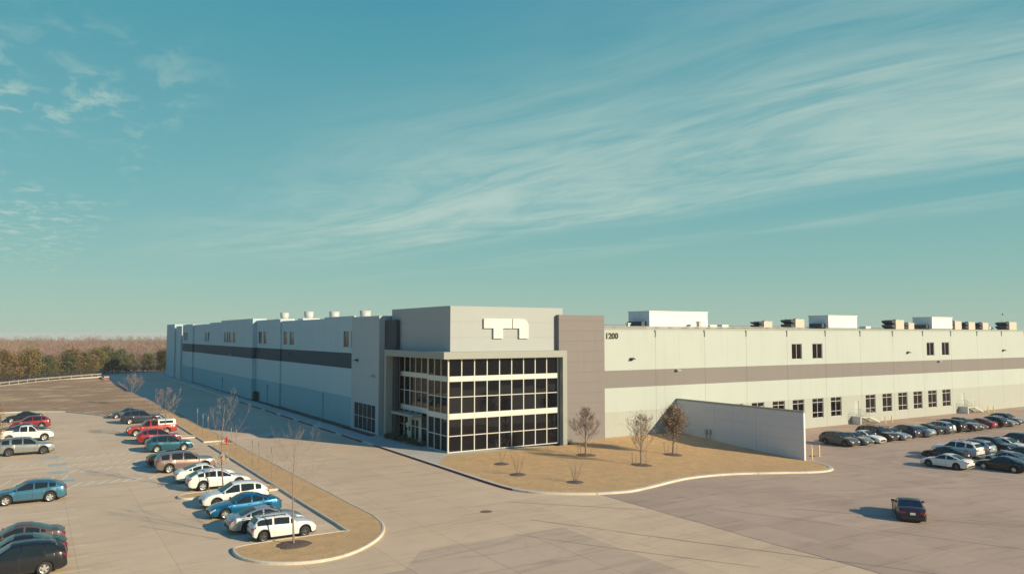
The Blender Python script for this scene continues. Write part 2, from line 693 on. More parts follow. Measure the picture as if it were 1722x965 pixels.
def kerb(name, line, zf, closed=True, w=0.16, h=0.15, mat=None, side=1, kind='structure', parent=None, label=None):
    """kerb stone running along a plan line; side = +1 puts its body to the left of the line"""
    P = [Vector((p[0], p[1])) for p in line]
    N = len(P)
    mb = MB()
    prof = [(0, -0.25), (0, h - 0.03), (0.035, h), (w, h), (w, -0.25)]
    rows = []
    for i in range(N):
        a = P[(i - 1) % N] if (closed or i > 0) else P[i]
        b = P[(i + 1) % N] if (closed or i < N - 1) else P[i]
        d = (b - a)
        d = d.normalized() if d.length > 1e-6 else Vector((1, 0))
        nrm = Vector((-d.y, d.x)) * side
        z = zf(P[i].x, P[i].y)
        rows.append([(P[i].x + nrm.x * u, P[i].y + nrm.y * u, z + v) for u, v in prof])
    k = len(prof)
    for r in rows:
        mb.v.extend(r)
    for i in range(N if closed else N - 1):
        j = (i + 1) % N
        for t in range(k - 1):
            mb.f.append((i * k + t, j * k + t, j * k + t + 1, i * k + t + 1))
            mb.m.append(0)
    o = mb.build(name, mat or M['kerb'], parent)
    fix_normals(o)
    if parent is None:
        tag(o, kind=kind)
    return o


def shrink(line, d):
    """offset a closed plan line inwards"""
    P = [Vector((p[0], p[1])) for p in line]
    N = len(P)
    area = sum(P[i].x * P[(i + 1) % N].y - P[(i + 1) % N].x * P[i].y for i in range(N))
    s = 1 if area > 0 else -1
    out = []
    for i in range(N):
        t = (P[(i + 1) % N] - P[i - 1])
        t = t.normalized() if t.length > 1e-6 else Vector((1, 0))
        out.append(P[i] + Vector((-t.y, t.x)) * (s * d))
    return out


def ccw(line):
    P = [Vector((p[0], p[1])) for p in line]
    N = len(P)
    area = sum(P[i].x * P[(i + 1) % N].y - P[(i + 1) % N].x * P[i].y for i in range(N))
    return P if area > 0 else P[::-1]


# ================================================================ SETTING
# base terrain to the horizon
def zbase(x, y):
    d = math.hypot(x - 40, y - 100)
    if x > 30 and d < 400:
        return -1.9
    return -0.35 - max(0.0, d - 1100) * 0.006


gm = MB()
xs = [-6000, -2500, -1000, -400, -150, 0, 25, 34, 120, 300, 500, 1000, 2500, 6000]
ys = [-3000, -800, -200, 0, 60, 140, 230, 320, 450, 700, 1000, 1200, 2500, 7000]
for i in range(len(xs) - 1):
    for j in range(len(ys) - 1):
        gm.face([(xs[i], ys[j], zbase(xs[i], ys[j])), (xs[i + 1], ys[j], zbase(xs[i + 1], ys[j])),
                 (xs[i + 1], ys[j + 1], zbase(xs[i + 1], ys[j + 1])), (xs[i], ys[j + 1], zbase(xs[i], ys[j + 1]))])
tag(gm.build('ground', M['ground']), kind='structure')

# paved areas (butting edge to edge)
lot = sheet('parking_lot', [(-60, -25), (10.0, -25), (10.0, 44), (17.3, 46.6), (17.3, 133), (8, 137), (5, 143), (0, 146.2), (-60, 148)], zg, M['lot'], 6)
drive = sheet('driveway', [(10.0, -25), (38, -25), (38, 73), (37.2, 90), (37.2, 300), (17.3, 300), (17.3, 46.6), (10.0, 44)], zg, M['drive'], 4)
court = sheet('truck_court', [(38, -25), (280, -25), (280, 73), (38, 73)], zg, M['court'], 3)
# darker, later poured slabs in the drive
sheet('worn_slab', [(14.2, -20), (29.6, -20), (29.6, 41.2), (19.5, 41.2), (17.2, 38.3), (14.2, 38.3)], zg, M['patch'], 4, 0.004, parent=drive)
sheet('worn_slab', [(30.2, 36.2), (37.9, 36.2), (37.9, 41.0), (30.2, 41.0)], zg, M['drive'], 4, 0.004, parent=drive)

# far field of dry grass and the strip along the drive
field_poly = [(-80, 150), (0, 146.5), (5, 143.3), (8, 137.4), (10.4, 131.5), (14, 131), (19.2, 131), (18.4, 200), (17.6, 236), (14, 246), (6, 242.5), (-6, 222), (-80, 150 + 20)]
sheet('dry_field', field_poly, zg, M['field'], 5, 0.10)
kerb('field_kerb', [(-60, 148.8), (0, 146.4), (5, 143.2), (8, 137.3), (10.2, 131.4)], zg, False, 0.15, 0.14)
strip = ccw(smooth_line([(20.1, 131), (20.1, 110), (20.1, 90), (20.2, 70), (20.3, 55), (20.3, 50), (19.7, 47), (18.3, 44.6), (16.2, 42.7), (14.3, 42.0),
                         (12.5, 42.3), (11.0, 43.4), (10.2, 45.0), (10.2, 46.8), (10.9, 47.35), (13.0, 47.5), (16.9, 47.5), (17.25, 47.9), (17.25, 56), (17.25, 75), (17.2, 91.2)], 4) +
             [Vector((17.2, 91.6)), Vector((19.9, 91.9)), Vector((19.9, 94.6)), Vector((17.2, 94.6)), Vector((17.2, 110)), Vector((17.2, 131))])
kerb('planting_strip_kerb', strip, zg, True, 0.16, 0.15)
sheet('planting_strip', shrink(strip, 0.15), zg, M['lawn'], 2.2, 0.125)
# small island between the parked cars
isl = ccw(smooth_line([(17.2, 62.9), (12, 62.8), (10.4, 62.9), (9.8, 63.7), (10.3, 64.7), (12, 65.0), (17.2, 65.0)], 4))
kerb('small_island_kerb', isl, zg, True, 0.15, 0.15)
sheet('small_island', shrink(isl, 0.14), zg, M['lawn'], 1.5, 0.12)
isl2 = ccw(smooth_line([(17.2, 99.6), (11.5, 99.4), (9.9, 99.5), (9.4, 100.4), (9.9, 101.4), (11.5, 101.5), (17.2, 101.4)], 4))
kerb('small_island_kerb', isl2, zg, True, 0.15, 0.15)
sheet('small_island', shrink(isl2, 0.14), zg, M['lawn'], 1.5, 0.12)

# lawn in front of the building
lawn_kerb = [(32.9, 268), (32.9, 200), (32.9, 140), (32.9, 110), (32.9, 90), (32.9, 80), (32.85, 67), (32.8, 60), (32.85, 54.5), (33.3, 52), (34.5, 50.1), (36.8, 48.45), (38.6, 47.65), (40.8, 47.3),
             (43.8, 48.0), (48.6, 49.5), (52.8, 50.0), (56.4, 49.75), (61, 48.7), (64.6, 47.9), (67.0, 48.1), (68.8, 49.2), (70.0, 51.0), (71.0, 53.4)]
kl = smooth_line(lawn_kerb, 5)
kerb('lawn_kerb', kl, zg, False, 0.40, 0.16)
# red fire-lane paint on the kerb beside the drive
redline = [p for p in kl if p.y > 52.6 and p.x < 33.6 and p.y < 83]
o = kerb('red_kerb_paint', [(p.x - 0.006, p.y) for p in redline], zg, False, 0.17, 0.156, M['redkerb'])
for a in range(7):
    y0 = 85.5 + a * 9.2
    kerb('red_kerb_paint', [(32.894, y0), (32.894, y0 + 3), (32.894, y0 + 6.4)], zg, False, 0.17, 0.156, M['redkerb'])
inner = [Vector((p.x, p.y)) for p in kl if p.y < 71.0 or p.x > 40]
off = []
for i, p in enumerate(inner):
    a = inner[max(0, i - 1)]
    b = inner[min(len(inner) - 1, i + 1)]
    t = (b - a).normalized()
    off.append(p + Vector((-t.y, t.x)) * 0.39)
walk_y = 71.1
lawn_poly = [p for p in off if p.y < 66.6 or p.x > 40] + [Vector((70.2, 53.4)), Vector((70.2, 72.5)), Vector((52.5, 72.5)), Vector((52.5, 70.6)), Vector((36.2, 70.6)), Vector((33.2, 66.6))]
sheet('lawn', ccw(lawn_poly), zlawn, M['lawn'], 1.4)
# pavement along the building
sheet('sidewalk', [(33.18, 66.4), (36.2, 70.45), (52.4, 70.45), (52.4, 72.6), (38.6, 72.6), (38.6, 88.0), (35.1, 88.9), (35.1, 262), (33.18, 262)], lambda x, y: zg(x, y), M['walk'], 4, 0.135)
bed = sheet('mulch_bed', [(35.12, 98.6), (36.58, 98.6), (36.58, 134), (35.9, 150), (35.4, 262), (35.12, 262)], zg, M['mulch'], 4, 0.145)
sheet('mulch_bed', [(35.12, 89.4), (36.28, 89.4), (36.28, 97.4), (35.12, 97.4)], zg, M['mulch'], 3, 0.146)

# ================================================================ BUILDING
B = empty('warehouse_building', (60, 110, 0), 'long low white warehouse with grey stripe and dark glass corner entrance', 'warehouse')


def mp(face, base):
    if face == 'S':
        return lambda u, d, z: (u, base + d, z)
    return lambda u, d, z: (base + d, u, z)


def wall(name, face, base, u0, u1, z0, z1, bands, mats, holes=(), grooves=(), th=0.25, parent=None):
    f = mp(face, base)
    zs = {z0, z1}
    for zt, _ in bands[:-1]:
        if z0 < zt < z1:
            zs.add(zt)
    us = {u0, u1}
    for a, b, c, d in holes:
        us |= {a, b}
        zs |= {c, d}
    gs = []
    for g in grooves:
        if isinstance(g, tuple):
            gs.append((g[0], g[1], g[2], g[3]))
        else:
            gs.append((u0, u1, g - 0.02, g + 0.02))
    for a, b, c, d in gs:
        us |= {a, b}
        zs |= {max(z0, c), min(z1, d)}
    us = sorted(us)
    zs = sorted(zs)
    nu, nz = len(us) - 1, len(zs) - 1
    dep = [[0.0] * nz for _ in range(nu)]
    mi = [[0] * nz for _ in range(nu)]
    for i in range(nu):
        for j in range(nz):
            uc, zc = (us[i] + us[i + 1]) / 2, (zs[j] + zs[j + 1]) / 2
            for zt, k in bands:
                if zc < zt:
                    mi[i][j] = k
                    break
            for a, b, c, d in gs:
                if a < uc < b and c < zc < d:
                    dep[i][j] = 0.028
            for a, b, c, d in holes:
                if a < uc < b and c < zc < d:
                    dep[i][j] = th
    mb = MB()

    def D(i, j):
        return dep[i][j] if 0 <= i < nu and 0 <= j < nz else th
    for i in range(nu):
        for j in range(nz):
            d = dep[i][j]
            if d >= th:
                continue
            a, b, c, e = us[i], us[i + 1], zs[j], zs[j + 1]
            m = mi[i][j]
            mb.face([f(a, d, c), f(b, d, c), f(b, d, e), f(a, d, e)], m)
            mb.face([f(a, th, c), f(a, th, e), f(b, th, e), f(b, th, c)], m)
            for ii, jj, p, q in ((i - 1, j, (a, c), (a, e)), (i + 1, j, (b, c), (b, e)), (i, j - 1, (a, c), (b, c)), (i, j + 1, (a, e), (b, e))):
                dn = D(ii, jj)
                if d < dn:
                    mb.face([f(p[0], d, p[1]), f(q[0], d, q[1]), f(q[0], dn, q[1]), f(p[0], dn, p[1])], m)
    o = build_w(mb, name, mats, parent or B)
    fix_normals(o)
    return o


PANES = {}
prng = random.Random(77)


def pane(parent, face, base, u0, u1, z0, z1, d, mat, name='pane'):
    key = (face, round(u1 - u0, 3), round(z1 - z0, 3), mat.name)
    if key not in PANES:
        mb = MB()
        w, h = u1 - u0, z1 - z0
        if face == 'S':
            mb.box(-w / 2, w / 2, 0, 0.02, 0, h)
        else:
            mb.box(0, 0.02, -w / 2, w / 2, 0, h)
        PANES[key] = mb.mesh('pane', mat)
    c = mp(face, base)((u0 + u1) / 2, d, z0)
    o = link(name, PANES[key], parent, c)
    # no pane hangs perfectly true
    o.rotation_euler = (prng.uniform(-.004, .004), prng.uniform(-.004, .004), prng.uniform(-.005, .005))
    return o


def fbox(mb, face, base, u0, u1, d0, d1, z0, z1, m=0):
    if face == 'S':
        mb.box(u0, u1, base + d0, base + d1, z0, z1, m)
    else:
        mb.box(base + d0, base + d1, u0, u1, z0, z1, m)


def window(face, base, u0, u1, z0, z1, ucuts, zcuts, inset=0.09, bw=0.07, fmat=None, gmat=None, name='window'):
    """frame of bars with every pane a piece of its own"""
    mb = MB()
    us = [u0] + list(ucuts) + [u1]
    zs = [z0] + list(zcuts) + [z1]
    e = bw
    # outer frame, then glazing bars butted between
    fbox(mb, face, base, u0, u0 + e, inset, inset + 0.08, z0, z1)
    fbox(mb, face, base, u1 - e, u1, inset, inset + 0.08, z0, z1)
    fbox(mb, face, base, u0 + e, u1 - e, inset, inset + 0.08, z0, z0 + e)
    fbox(mb, face, base, u0 + e, u1 - e, inset, inset + 0.08, z1 - e, z1)
    for u in ucuts:
        fbox(mb, face, base, u - e / 2, u + e / 2, inset + 0.002, inset + 0.08, z0 + e, z1 - e)
    for z in zcuts:
        fbox(mb, face, base, u0 + e, u1 - e, inset + 0.006, inset + 0.08, z - e / 2, z + e / 2)
    o = build_w(mb, name, fmat or M['alu'], B)
    for i in range(len(us) - 1):
        for j in range(len(zs) - 1):
            pane(o, face, base, us[i] + 0.02, us[i + 1] - 0.02, zs[j] + 0.02, zs[j + 1] - 0.02, inset + 0.045, gmat or M['winglass'])
    return o


# ---- long front wall, tilt-up panels
YR = 72.6
joints = [58.0, 66.7, 75.35, 83.35, 91.85, 100.55] + [109.1 + 8.6 * i for i in range(13)]
lowwin = [(79.9, 82.45), (84.2, 86.75), (88.5, 91.1), (92.8, 95.35), (97.2, 99.75), (101.5, 104.05), (110.1, 112.65), (114.5, 117.05), (118.8, 121.35),
          (123.1, 125.65), (127.4, 129.95), (131.7, 134.25)]
upwin = [(92.85, 95.1), (97.5, 99.8), (127.4, 129.65), (132.0, 134.3)]
doors = [(107.25, 108.25), (137.6, 138.6)]
FB = [(3.12, 0), (5.98, 1), (8.08, 2), (99, 1)]
FM = [M['lowgrey'], M['white'], M['band']]
for i in range(len(joints) - 1):
    a, b = joints[i] + 0.015, joints[i + 1] - 0.015
    holes = []
    for (p, q) in lowwin:
        if a < p < b:
            holes.append((p, q, 0.2, 3.07))
    for (p, q) in upwin:
        if a < p < b:
            holes.append((p, q, 8.85, 11.1))
    for (p, q) in doors:
        if a < p < b:
            holes.append((p, q, 0.05, 2.25))
    wall('wall_panel', 'S', YR, a, b, -1.6, 13.05, FB, FM, holes, [12.88, 12.2] if False else [12.88], 0.25)
# parapet cap in lengths, proud of the wall
for i in range(0, len(joints) - 1):
    mb = MB().box(joints[i] + 0.004, joints[i + 1] - 0.004, YR - 0.06, YR + 0.32, 13.06, 13.28)
    build_w(mb, 'parapet_cap', M['portal'], B)
for (a, b) in lowwin:
    h = 3.07 - 0.2
    window('S', YR, a, b, 0.2, 3.07, [(a + b) / 2], [0.2 + h * .28, 0.2 + h * .79])
for (a, b) in upwin:
    window('S', YR, a, b, 8.85, 11.1, [(a + b) / 2], [])
for (a, b) in doors:
    mb = MB()
    fbox(mb, 'S', YR, a + 0.02, b - 0.02, 0.06, 0.12, 0.06, 2.23)
    d = build_w(mb, 'door', M['white'], B)
    mb = MB()
    mb.box(b - 0.2, b - 0.12, YR - 0.0, YR + 0.06, 1.0, 1.05)
    build_w(mb, 'handle', M['galv'], d)
# scuppers with short downspouts at the joints
for x in joints[1:-1]:
    mb = MB().box(x - 0.07, x + 0.07, YR - 0.12, YR - 0.005, 12.15, 12.80).box(x - 0.15, x + 0.15, YR - 0.16, YR - 0.004, 12.801, 12.99)
    build_w(mb, 'rain_scupper', M['lowgrey'], B)


def wall_light(face, base, u, z, mat):
    s = -1
    mb = MB()
    f = mp(face, base)
    if face == 'S':
        mb.box(u - 0.2, u + 0.2, base - 0.08, base - 0.003, z, z + 0.3)
        mb.mesh_add([(u - 0.28, base - 0.5, z + 0.12), (u + 0.28, base - 0.5, z + 0.12), (u + 0.28, base - 0.081, z + 0.1), (u - 0.28, base - 0.081, z + 0.1),
                     (u - 0.28, base - 0.5, z + 0.2), (u + 0.28, base - 0.5, z + 0.2), (u + 0.28, base - 0.081, z + 0.34), (u - 0.28, base - 0.081, z + 0.34)],
                    [(0, 1, 2, 3), (7, 6, 5, 4), (0, 4, 5, 1), (1, 5, 6, 2), (2, 6, 7, 3), (3, 7, 4, 0)])
    else:
        mb.box(base - 0.08, base - 0.003, u - 0.2, u + 0.2, z, z + 0.3)
        mb.mesh_add([(base - 0.5, u - 0.28, z + 0.12), (base - 0.5, u + 0.28, z + 0.12), (base - 0.081, u + 0.28, z + 0.1), (base - 0.081, u - 0.28, z + 0.1),
                     (base - 0.5, u - 0.28, z + 0.2), (base - 0.5, u + 0.28, z + 0.2), (base - 0.081, u + 0.28, z + 0.34), (base - 0.081, u - 0.28, z + 0.34)],
                    [(0, 1, 2, 3), (7, 6, 5, 4), (0, 4, 5, 1), (1, 5, 6, 2), (2, 6, 7, 3), (3, 7, 4, 0)])
    o = build_w(mb, 'wall_light', mat, B)
    fix_normals(o)
    return o


wall_light('S', YR, 62.7, 9.25, M['black'])
wall_light('S', YR, 70.3, 7.7, M['galv'])
wall_light('S', YR, 121.8, 9.3, M['black'])
wall_light('S', YR, 130.9, 7.7, M['galv'])
wall_light('S', YR, 152.5, 9.3, M['black'])
# street number by strokes of an outlined font
fc = bpy.data.curves.new('number_text', 'FONT')
fc.body = '1200'
fc.size = 0.98
fc.extrude = 0.03
fc.offset = 0.03
to = bpy.data.objects.new('number_tmp', fc)
C.objects.link(to)
bpy.context.view_layer.update()
dg = bpy.context.evaluated_depsgraph_get()
num_me = bpy.data.meshes.new_from_object(to.evaluated_get(dg))
bpy.data.objects.remove(to)
num_me.materials.clear()
num_me.materials.append(M['number'])
bx = [v.co.x for v in num_me.vertices]
by = [v.co.y for v in num_me.vertices]
x0, x1, y0, y1 = min(bx), max(bx), min(by), max(by)
for v in num_me.vertices:
    u = (v.co.x - x0) / (x1 - x0) * 1.85
    w = (v.co.y - y0) / (y1 - y0) * 0.74
    d = v.co.z
    v.co = (u, -d - 0.035, w)
o = link('street_number', num_me, B, (58.75, YR, 11.9))
fix_normals(o)

# ---- side wall, stepped in plan and in height
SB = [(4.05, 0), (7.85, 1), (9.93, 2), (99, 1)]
SM_ = [M['lowgreyL'], M['whiteshade'], M['bandL']]
segs = [(98.5, 104.6, 36.6, 14.93), (104.6, 110.8, 36.6, 14.93), (110.8, 118.4, 36.6, 14.72), (118.4, 126.0, 36.6, 14.72), (126.0, 133.6, 36.6, 14.72),
        (133.6, 141.8, 36.35, 15.05), (141.8, 150.0, 36.35, 15.05),
        (150.0, 157.0, 35.6, 15.42), (157.0, 164.0, 35.6, 15.42), (164.0, 171.0, 35.6, 15.42), (171.0, 178.6, 35.6, 15.42),
        (178.6, 185.0, 35.6, 15.1), (185.0, 191.2, 35.6, 15.1), (191.2, 201.5, 35.6, 14.84), (201.5, 212.0, 35.6, 14.84),
        (212.0, 219.5, 35.25, 15.0), (219.5, 227.4, 35.25, 15.0)]
sidewin = [(100.5, 102.65, 2), (98.62, 99.7, 1), (130.2, 132.4, 2), (126.2, 128.8, 2), (146.2, 148.6, 2), (142.6, 145.0, 2),
           (173.2, 175.6, 2), (171.1, 172.9, 2), (168.0, 170.6, 2), (164.2, 166.8, 2), (192.0, 194.0, 2), (194.8, 197.2, 2), (219.7, 221.8, 2), (222.8, 225.4, 2)]
for (a, b, x, top) in segs:
    holes = []
    for (p, q, n) in sidewin:
        if a < p and q < b:
            holes.append((p, q, 10.65, 12.95))
            window('W', x, p, q, 10.65, 12.95, [(p + q) / 2] if n == 2 else [], [])
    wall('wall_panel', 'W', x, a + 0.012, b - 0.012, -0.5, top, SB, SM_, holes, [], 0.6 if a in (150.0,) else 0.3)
# returns where the wall steps out, and the two blocks at the far end
for y, xa, xb, top in ((133.6, 36.35, 36.95, 15.05), (150.0, 35.6, 36.7, 15.42), (212.0, 35.25, 36.0, 15.0)):
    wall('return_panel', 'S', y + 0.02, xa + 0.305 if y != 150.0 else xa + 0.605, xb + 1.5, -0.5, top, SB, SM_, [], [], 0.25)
for (a, b, x, top) in ((228.2, 236.2, 34.9, 14.68), (237.3, 252.0, 34.6, 15.26)):
    mb = MB().box(x, x + 3.0, a, b, -0.5, top)
    build_w(mb, 'end_block', M['whiteshade'], B)
# lights, pipes and a utility box on the side wall
for y in (96.2,):
    wall_light('W', 36.3, y, 8.9, M['black'])
wall_light('W', 36.6, 128.5, 9.0, M['black'])
wall_light('W', 36.3, 90.6, 7.1, M['galv'])
wall_light('W', 35.6, 168.0, 8.0, M['galv'])
for y, x, h in ((110.9, 36.6, 3.4), (141.2, 36.35, 2.9), (176.0, 35.6, 2.6)):
    mb = MB().tube((x - 0.09, y, 0.15), (x - 0.09, y, h), 0.06, n=8).box(x - 0.22, x - 0.003, y - 0.14, y + 0.14, h, h + 0.45).box(x - 0.18, x - 0.003, y - 0.1, y + 0.1, h - 0.75, h - 0.3)
    build_w(mb, 'standpipe', M['lowgreyL'], B)

# ---- corner pavilion (pale block left of the glass)
PG = [1.9 + 1.75 * i for i in range(8)]
wall('pavilion_wall', 'W', 36.3, 89.0, 98.47, -0.5, 14.75, [(99, 0)], [M['pavilion']], [(90.0, 97.5, 0.25, 3.65)], [z for z in PG if z > 3.8], 0.3)
wall('pavilion_wall', 'S', 89.02, 36.61, 44.0, -0.5, 14.75, [(99, 0)], [M['pavilion']], [], [z for z in PG if z > 3.8], 0.3)
window('W', 36.3, 90.0, 97.5, 0.25, 3.65, [91.5, 93.0, 94.5, 96.0], [1.95], 0.1, 0.06)

# ---- tower: taupe walls, pale box, portal frame and curtain wall
TG = [1.2 * i - 0.35 for i in range(1, 13)]
wall('taupe_wall', 'S', 72.0, 51.35, 58.0, -0.6, 14.7, [(99, 0)], [M['brown']], [], TG, 0.55)
wall('taupe_wall', 'W', 37.05, 85.6, 88.98, -0.5, 14.2, [(99, 0)], [M['brownshade']], [], TG, 0.4)
BG = [10.4, 12.1, 13.8]
wall('upper_box_wall', 'S', 72.6, 37.65, 52.3, 9.9, 15.48, [(99, 0)], [M['panel']], [], BG, 0.3)
wall('upper_box_wall', 'W', 37.65, 72.905, 88.2, 9.9, 15.5, [(99, 0)], [M['panel']], [], BG, 0.3)
wall('upper_box_wall', 'S', 88.0, 37.96, 52.2, 9.9, 15.49, [(99, 0)], [M['panel']], [], [], 0.3)
wall('upper_box_wall', 'W', 52.0, 72.91, 87.99, 9.9, 15.47, [(99, 0)], [M['panel']], [], [], 0.29)
mb = MB().box(37.9, 52.0, 72.9, 88.0, 15.1, 15.2)
build_w(mb, 'upper_box_roof', M['roof'], B)
# portal: fascia slab wrapping the corner and its two legs
PZ0, PZ1 = 9.88, 10.62
mb = MB().box(36.2, 51.9, 71.2, 72.59, PZ0, PZ1)
build_w(mb, 'portal_fascia', M['portal'], B)
mb = MB().box(36.2, 37.64, 72.592, 87.0, PZ0, PZ1 - 0.003)
build_w(mb, 'portal_fascia', M['portal'], B)
mb = MB().box(51.32, 51.9, 71.2, 71.995, -0.2, PZ0 - 0.002)
build_w(mb, 'portal_leg', M['portal'], B)
mb = MB().box(36.2, 37.04, 86.45, 87.0, -0.2, PZ0 - 0.002)
build_w(mb, 'portal_leg', M['portal'], B)
mb = MB().box(37.06, 38.6, 86.46, 86.98, -0.2, PZ0 - 0.003)
build_w(mb, 'portal_leg', M['brownshade'], B)
mb = MB().box(37.64, 51.3, 72.6, 86.4, PZ0 + 0.005, PZ0 + 0.02)
build_w(mb, 'soffit', M['brownshade'], B)
mb = MB().box(51.1, 51.31, 71.95, 72.3, -0.2, PZ0 - 0.004)
build_w(mb, 'jamb_panel', M['brownshade'], B)


def curtain(face, base, us, name='curtain_wall', skip=None):
    """mullions, spandrels and panes, one piece each"""
    mb = MB()
    fbox(mb, face, base, us[0], us[-1], 0.12, 0.20, 0.13, 0.22)
    root = build_w(mb, name, M['alu'], B)
    rows = [(0.2, 1.85), (1.85, 3.6), (4.2, 5.88), (5.88, 7.52), (8.06, 9.86)]
    for k, u in enumerate(us):
        w = 0.055 if 0 < k < len(us) - 1 else 0.075
        mb = MB()
        z0 = 0.13
        fbox(mb, face, base, u - w, u + w, -0.02, 0.14, z0, 9.87)
        build_w(mb, 'mullion', M['alu'], root)
    for zc in (1.85, 5.88):
        mb = MB()
        fbox(mb, face, base, us[0] + 0.076, us[-1] - 0.076, -0.012, 0.13, zc - 0.045, zc + 0.045)
        build_w(mb, 'transom', M['alu'], root)
    mb = MB()
    fbox(mb, face, base, us[0] + 0.076, us[-1] - 0.076, -0.016, 0.118, 0.14, 0.24)
    build_w(mb, 'sill', M['alu'], root)
    for a, b in ((3.58, 4.18), (7.5, 8.06)):
        mb = MB()
        fbox(mb, face, base, us[0] + 0.078, us[-1] + 0.0, -0.05, 0.128, a, b)
        build_w(mb, 'spandrel', M['spandrel'], root)
    for i in range(len(us) - 1):
        for j, (a, b) in enumerate(rows):
            if skip and (i, j) in skip:
                continue
            pane(root, face, base, us[i] + 0.03, us[i + 1] - 0.03, a + 0.01, b - 0.01, 0.06, M['glass'])
    return root


curtain('S', 71.9, [37.1 + 1.5556 * i for i in range(10)])
curtain('W', 37.1, [72.1 + 1.55 * i for i in range(4)])
ent = [77.05 + 1.567 * i for i in range(7)]
curtain('W', 37.9, ent, skip={(2, 0), (3, 0), (2, 1), (3, 1)})
mb = MB().box(37.22, 37.98, 76.78, 76.98, 0.13, 9.87)
build_w(mb, 'return_mullion', M['alu'], B)
# entrance: pale surround, pair of glazed doors, flat canopy, intercom and notice sheets
mb = MB()
mb.box(37.86, 38.05, 80.2, 80.75, 0.14, 3.4).box(37.86, 38.05, 82.95, 83.75, 0.14, 3.4).box(37.86, 38.05, 80.75, 82.95, 2.75, 3.4)
ds = build_w(mb, 'door_surround', M['alu'], B)
for a in (80.78, 81.87):
    mb = MB()
    mb.box(37.93, 38.0, a, a + 0.1, 0.15, 2.7).box(37.93, 38.0, a + 0.95, a + 1.05, 0.15, 2.7).box(37.93, 38.0, a + 0.1, a + 0.95, 0.15, 0.4).box(37.93, 38.0, a + 0.1, a + 0.95, 2.58, 2.7)
    d = build_w(mb, 'door', M['alu'], B)
    pane(d, 'W', 37.9, a + 0.09, a + 0.96, 0.38, 2.6, 0.06, M['winglass'])
    mb = MB().tube((37.88, a + (0.2 if a > 81 else 0.85), 0.9), (37.88, a + (0.2 if a > 81 else 0.85), 1.5), 0.02, n=6)
    build_w(mb, 'handle', M['galv'], d)
mb = MB().box(36.5, 37.78, 79.6, 85.6, 3.12, 3.42)
build_w(mb, 'door_canopy', M['portal'], B)
mb = MB().box(37.80, 37.857, 83.1, 83.4, 1.25, 1.75)
build_w(mb, 'intercom', M['black'], B)
for (y, z, h) in ((84.15, 1.5, 0.62), (83.95, 0.7, 0.62)):
    mb = MB().box(37.945, 37.955, y - 0.2, y + 0.2, z, z + h)
    build_w(mb, 'notice_sheet', M['sign'], B)

# ---- sign on the tower: two raised letter shapes


def extrude_poly(poly, y0, y1):
    mb = MB()
    n = len(poly)
    a = [(x, y0, z) for x, z in poly]
    b = [(x, y1, z) for x, z in poly]
    mb.mesh_add(a + b, [tuple(range(n)), tuple(range(2 * n - 1, n - 1, -1))] + [(i, n + i, n + (i + 1) % n, (i + 1) % n) for i in range(n)])
    return mb


def arc(cx, cz, r, a0, a1, n=8):
    return [(cx + r * math.cos(R(a0 + (a1 - a0) * k / n)), cz + r * math.sin(R(a0 + (a1 - a0) * k / n))) for k in range(n + 1)]


tt = [(41.65, 14.17), (41.65, 13.12), (42.85, 13.12), (42.85, 12.0), (44.05, 12.0), (44.05, 13.12), (45.22, 13.12), (45.22, 14.17)]
o = build_w(extrude_poly(tt, 72.36, 72.595), 'sign_letter', M['sign'], B)
fix_normals(o)
one = [(45.34, 14.17), (45.34, 13.12), (46.2, 13.12), (46.2, 12.0), (47.42, 12.0)] + arc(46.62, 13.37, 0.80, 0, 90, 8)
o = build_w(extrude_poly(one, 72.36, 72.595), 'sign_letter', M['sign'], B)
fix_normals(o)

# ---- roof and inner core (closes the shell, backs the wall joints)
mb = MB()
mb.face([(58.2, 72.86, 12.75), (212, 72.86, 12.75), (212, 165, 15.0), (58.2, 165, 15.0)])
mb.face([(58.2, 165, 15.0), (212, 165, 15.0), (212, 255, 12.8), (58.2, 255, 12.8)])
mb.face([(37.0, 89.4, 12.9), (58.2, 89.4, 12.9), (58.2, 165, 15.0), (37.0, 165, 15.0)])
mb.face([(37.0, 165, 15.0), (58.2, 165, 15.0), (58.2, 255, 12.8), (37.0, 255, 12.8)])
build_w(mb, 'roof', M['roof'], B)
mb = MB().box(58.1, 212, 72.87, 74.4, -1.6, 12.7)
build_w(mb, 'inner_core', M['core'], B)
mb = MB().box(36.98, 38.4, 89.4, 251, -0.5, 12.6)
build_w(mb, 'inner_core', M['core'], B)
mb = MB().box(38.4, 51.0, 72.8, 86.4, -0.5, 9.8)
build_w(mb, 'inner_core', M['black'], B)
mb = MB().box(52.3, 58.09, 72.6, 88.0, -0.5, 14.3)
build_w(mb, 'inner_core', M['brown'], B)

# ================================================================ WING WALL
W = empty('wing_wall', (70.1, 63, -1.2), 'pale concrete wing wall standing out from the warehouse beside the lawn', 'wall')
wy = [72.55, 66.2, 59.9, 53.5]
for i in range(3):
    wall('wall_panel', 'W', 70.1, wy[i + 1] + 0.012, wy[i] - 0.012, -1.8, 4.1, [(99, 0)], [M['wing']], [], [-0.2, 1.1, 2.4, 3.4], 0.28, W)
mb = MB().box(70.06, 70.42, 53.46, 72.5, 4.101, 4.3)
build_w(mb, 'coping', M['portal'], W)
for y in (66.9, 67.5):
    mb = MB().box(69.9, 70.096, y - 0.18, y + 0.18, 0.35, 0.95).tube((70.0, y, -0.6), (70.0, y, 0.35), 0.04, n=6)
    build_w(mb, 'meter_box', M['galv'], W)

# ================================================================ CARS
PAINT = {}


def paint(name, col, metal=0.35, rough=0.32):
    if name not in PAINT:
        dark = max(col) < 0.1
        m = plain('paint_' + name, col, rough, metal if not dark else 0.0, 0.35 if dark else 0.8, spec=0.3 if dark else 0.5)
        PAINT[name] = m
    return PAINT[name]


